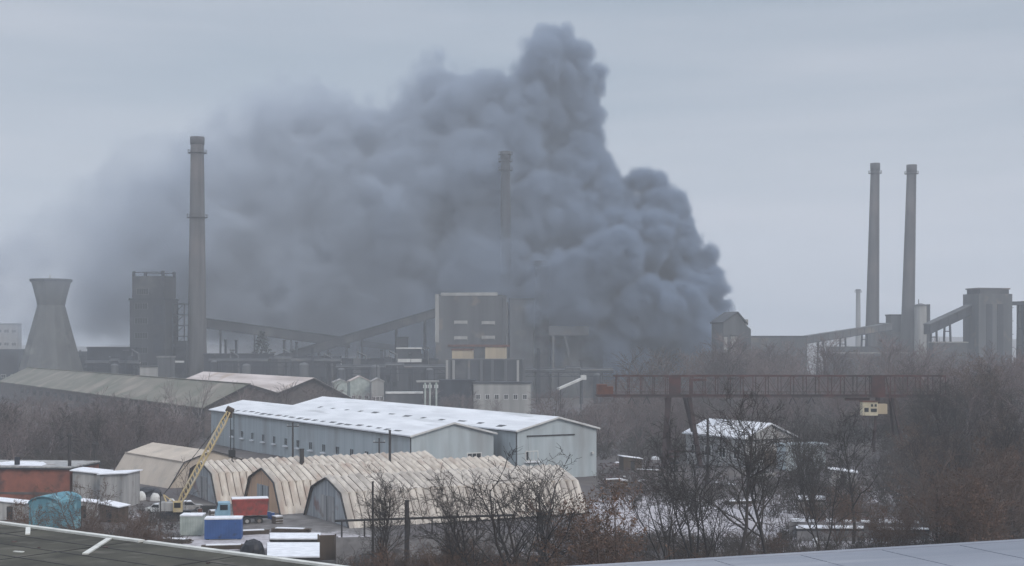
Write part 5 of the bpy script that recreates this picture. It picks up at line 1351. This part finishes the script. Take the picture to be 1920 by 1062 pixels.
    f = fld + n_mid * (5 + 6 * (1 - wr)) + n_a * (3.6 + 4 * (1 - wr)) + billow * 2.4 - 1.2 + n_b * 3.4 + n_c * 2.6 + n_big * 8 * (1 - wr)
    sdf = sd[:, None, :].astype(np.float32)
    soft = 2.2 + 2.4 * (1 - wr) ** 1.3
    core = np.clip(-f / soft + .12, 0, 1) ** 1.1
    # thin veil that fills the body of the cloud on the left
    yy = (gy[None, :, None] - mid_y(gx[:, None, None], gz[None, None, :])) / (20 + np.clip(sdf, 0, 40) * .8)
    veil = np.clip((sdf + n_mid * 10 + n_a * 5 - 2) / (7 + 8 * (1 - wr)), 0, 1) ** 1.1 * np.exp(-(yy ** 2)) * (.75 + n_mid * 1.1 + n_big * .8)
    X = gx[:, None, None]
    mod = np.exp(np.clip((1.5 * n_big + 2.6 * n_mid + 2.3 * n_a + 1.0 * n_b) * (1 - .75 * wr), -1.3, 1.1))
    core = core * mod; veil = veil * np.exp(np.clip(1.2 * n_big + 1.8 * n_mid + 1.2 * n_a, -1.2, 1.0))
    rho_core = np.interp(X, [-290, -245, -170, -110, -60, -10, 30, 60, 112], [.0035, .010, .032, .060, .08, .11, .24, .5, .6])
    rho_veil = np.interp(X, [-290, -245, -170, -110, -60, -10, 30, 60, 112], [.0016, .003, .004, .004, .004, .004, .002, .0, .0])
    low = 1 + .9 * np.exp(-((gz[None, None, :] - 45) / 40) ** 2)
    dens = core * rho_core + np.clip(veil, 0, 2) * rho_veil * low
    dens *= np.clip((gz[None, None, :] + 1) / 4, 0, 1)
    dens[:2] = 0; dens[-2:] = 0; dens[:, :2] = 0; dens[:, -2:] = 0; dens[:, :, -2:] = 0
    dens[dens < 2e-5] = 0
    # the grid as mesh points whose densities fill a volume
    me = bpy.data.meshes.new('smoke'); N = nx * ny * nz
    me.vertices.add(N); me.vertices.foreach_set('co', np.stack(np.meshgrid(gx, gy, gz, indexing='ij'), -1).astype(np.float32).ravel())
    at = me.attributes.new('rho', 'FLOAT', 'POINT'); at.data.foreach_set('value', dens.astype(np.float32).ravel())
    o = bpy.data.objects.new('smoke', me); C.objects.link(o)
    tag(o, 'thick dark grey smoke billowing from the plant and drifting left over it', 'smoke', None, 'stuff')
    m = bpy.data.materials.new('smoke_volume'); m.use_nodes = True; nt = m.node_tree; nt.nodes.clear()
    om = nt.nodes.new('ShaderNodeOutputMaterial'); pv = nt.nodes.new('ShaderNodeVolumePrincipled')
    pv.inputs['Color'].default_value = SMOKE_COL; pv.inputs['Density'].default_value = 1.0; pv.inputs['Anisotropy'].default_value = .15
    pv.inputs['Density Attribute'].default_value = 'density'
    # fresh soot is darker than the old, thinned smoke
    tc = nt.nodes.new('ShaderNodeTexCoord'); sx = nt.nodes.new('ShaderNodeSeparateXYZ'); mr = nt.nodes.new('ShaderNodeMapRange'); mx = nt.nodes.new('ShaderNodeMix'); mx.data_type = 'RGBA'
    mr.inputs[1].default_value = -110; mr.inputs[2].default_value = 50; mx.inputs[6].default_value = (.61, .66, .73, 1); mx.inputs[7].default_value = SMOKE_COL
    nt.links.new(tc.outputs['Object'], sx.inputs[0]); nt.links.new(sx.outputs[0], mr.inputs[0]); nt.links.new(mr.outputs[0], mx.inputs[0]); nt.links.new(mx.outputs[2], pv.inputs['Color'])
    nt.links.new(pv.outputs[0], om.inputs['Volume']); me.materials.append(m)
    ng = bpy.data.node_groups.new('smoke_grid', 'GeometryNodeTree')
    ng.interface.new_socket('Geometry', in_out='INPUT', socket_type='NodeSocketGeometry'); ng.interface.new_socket('Geometry', in_out='OUTPUT', socket_type='NodeSocketGeometry')
    nn, L = ng.nodes, ng.links.new
    gi, go = nn.new('NodeGroupInput'), nn.new('NodeGroupOutput')
    vc = nn.new('GeometryNodeVolumeCube'); si = nn.new('GeometryNodeSampleIndex'); si.data_type = 'FLOAT'; si.domain = 'POINT'; si.clamp = True
    na = nn.new('GeometryNodeInputNamedAttribute'); na.data_type = 'FLOAT'; na.inputs['Name'].default_value = 'rho'
    po = nn.new('GeometryNodeInputPosition'); sep = nn.new('ShaderNodeSeparateXYZ'); L(po.outputs[0], sep.inputs[0])
    def mth(op, a, b=None):
        x = nn.new('ShaderNodeMath'); x.operation = op
        for i, v in enumerate((a, b)):
            if v is None: continue
            if isinstance(v, (int, float)): x.inputs[i].default_value = v
            else: L(v, x.inputs[i])
        return x.outputs[0]
    def ix(s, lo, hi, n):
        q = mth('ROUND', mth('DIVIDE', mth('SUBTRACT', s, lo), (hi - lo) / (n - 1))); return mth('MINIMUM', mth('MAXIMUM', q, 0), n - 1)
    def toint(v):
        x = nn.new('FunctionNodeFloatToInt'); L(v, x.inputs[0]); return x.outputs[0]
    def imth(op, a, b):
        x = nn.new('FunctionNodeIntegerMath'); x.operation = op
        for i, v in enumerate((a, b)):
            if isinstance(v, int): x.inputs[i].default_value = v
            else: L(v, x.inputs[i])
        return x.outputs[0]
    i_, j_, k_ = toint(ix(sep.outputs[0], x0, x1, nx)), toint(ix(sep.outputs[1], y0, y1, ny)), toint(ix(sep.outputs[2], z0, z1, nz))
    idx = imth('ADD', imth('MULTIPLY', imth('ADD', imth('MULTIPLY', i_, ny), j_), nz), k_)
    L(gi.outputs[0], si.inputs['Geometry']); L(na.outputs[0], si.inputs['Value']); L(idx, si.inputs['Index'])
    L(si.outputs[0], vc.inputs['Density']); vc.inputs['Min'].default_value = (x0, y0, z0); vc.inputs['Max'].default_value = (x1, y1, z1)
    vc.inputs['Resolution X'].default_value = nx; vc.inputs['Resolution Y'].default_value = ny; vc.inputs['Resolution Z'].default_value = nz
    sm = nn.new('GeometryNodeSetMaterial'); sm.inputs['Material'].default_value = m
    L(vc.outputs[0], sm.inputs[0]); L(sm.outputs[0], go.inputs[0])
    md = o.modifiers.new('grid', 'NODES'); md.node_group = ng
SMOKE_COL = (.35, .43, .545, 1)
build_smoke()

# ------------------------------------------------------------------ haze
def haze():
    o = MB().box(-2550, 2550, -320, 2650, -2.5, 215).build('haze', bpy.data.materials.new('haze_air')); o['kind'] = 'stuff'
    m = o.data.materials[0]; m.use_nodes = True; nt = m.node_tree; nt.nodes.clear()
    om = nt.nodes.new('ShaderNodeOutputMaterial'); pv = nt.nodes.new('ShaderNodeVolumePrincipled')
    pv.inputs['Color'].default_value = HAZE_COL; pv.inputs['Density'].default_value = HAZE_D; pv.inputs['Anisotropy'].default_value = .0
    nt.links.new(pv.outputs[0], om.inputs['Volume'])
HAZE_COL, HAZE_D = (.93, .965, 1.0, 1), .00046
haze()

# ------------------------------------------------------------------ sky, sun, camera
EL, AZ = 38.0, 35.0
def world():
    w = bpy.data.worlds.new('World'); bpy.context.scene.world = w; w.use_nodes = True; nt = w.node_tree; L = nt.links.new
    bg = nt.nodes['Background']; sk = nt.nodes.new('ShaderNodeTexSky'); sk.sky_type = 'NISHITA'; sk.sun_disc = False
    sk.sun_elevation = R(EL); sk.sun_rotation = R(180 - AZ); sk.air_density = 1.0; sk.dust_density = 2.5; sk.ozone_density = 1.5; sk.altitude = 50
    hs = nt.nodes.new('ShaderNodeHueSaturation'); hs.inputs['Saturation'].default_value = .32; L(sk.outputs[0], hs.inputs['Color'])
    tc = nt.nodes.new('ShaderNodeTexCoord'); mp = nt.nodes.new('ShaderNodeMapping'); mp.inputs['Scale'].default_value = (1.0, 1.0, 9.0); L(tc.outputs['Generated'], mp.inputs[0])
    n = nt.nodes.new('ShaderNodeTexNoise'); n.inputs['Scale'].default_value = 2.2; n.inputs['Detail'].default_value = 4; n.inputs['Roughness'].default_value = .5; L(mp.outputs[0], n.inputs['Vector'])
    r = nt.nodes.new('ShaderNodeMapRange'); r.inputs[1].default_value = .36; r.inputs[2].default_value = .64; L(n.outputs[0], r.inputs[0])
    # overcast: cloud sheet over the clear sky
    cl = nt.nodes.new('ShaderNodeMix'); cl.data_type = 'RGBA'; cl.inputs[6].default_value = (6.5, 7.6, 9.0, 1); cl.inputs[7].default_value = (9.1, 9.6, 10.8, 1); L(r.outputs[0], cl.inputs[0])
    mx = nt.nodes.new('ShaderNodeMix'); mx.data_type = 'RGBA'; mx.inputs[0].default_value = .82; L(hs.outputs[0], mx.inputs[6]); L(cl.outputs[2], mx.inputs[7])
    sp = nt.nodes.new('ShaderNodeSeparateXYZ'); L(tc.outputs['Generated'], sp.inputs[0])
    gr = nt.nodes.new('ShaderNodeValToRGB'); e = gr.color_ramp.elements      # an overcast sky is brightest overhead
    e[0].position = 0.0; e[0].color = (.505, .50, .515, 1); e[1].position = 1.0; e[1].color = (1, 1, 1, 1)
    for p_, c_ in ((.12, (.435, .445, .45, 1)), (.24, (.375, .395, .41, 1)), (.45, (.72, .73, .75, 1)), (.7, (.95, .95, .96, 1))): k_ = e.new(p_); k_.color = c_
    L(sp.outputs[2], gr.inputs[0])
    mu = nt.nodes.new('ShaderNodeMix'); mu.data_type = 'RGBA'; mu.blend_type = 'MULTIPLY'; mu.inputs[0].default_value = 1; L(mx.outputs[2], mu.inputs[6]); L(gr.outputs[0], mu.inputs[7])
    L(mu.outputs[2], bg.inputs['Color']); bg.inputs['Strength'].default_value = .15
    s = bpy.data.lights.new('sun', 'SUN'); s.energy = 1.4; s.angle = R(20); s.color = (1, .92, .82)
    o = bpy.data.objects.new('sun', s); C.objects.link(o)
    d = Vector((math.sin(R(AZ)) * math.cos(R(EL)), -math.cos(R(AZ)) * math.cos(R(EL)), math.sin(R(EL))))
    o.rotation_euler = d.to_track_quat('Z', 'Y').to_euler(); o.location = (60, -60, 120)
world()
sc = bpy.context.scene
cam = bpy.data.cameras.new('camera'); co = bpy.data.objects.new('camera', cam); C.objects.link(co)
cam.sensor_width = 36; cam.lens = 36 * F / 1920; cam.clip_start = .5; cam.clip_end = 20000
cam.shift_y = (HOR - 531) / 1920
co.location = (0, 0, H); co.rotation_euler = (PI / 2, 0, 0); sc.camera = co
sc.view_settings.view_transform = 'Standard'; sc.view_settings.look = 'None'; sc.view_settings.exposure = 0; sc.view_settings.gamma = 1
sc.render.engine = 'CYCLES'
cy = sc.cycles
cy.use_denoising = True; cy.max_bounces = 8; cy.volume_bounces = 3; cy.diffuse_bounces = 3; cy.volume_step_rate = 1.0; cy.volume_max_steps = 512
cy.use_adaptive_sampling = True; cy.adaptive_threshold = .02
sc.render.filter_size = 1.5
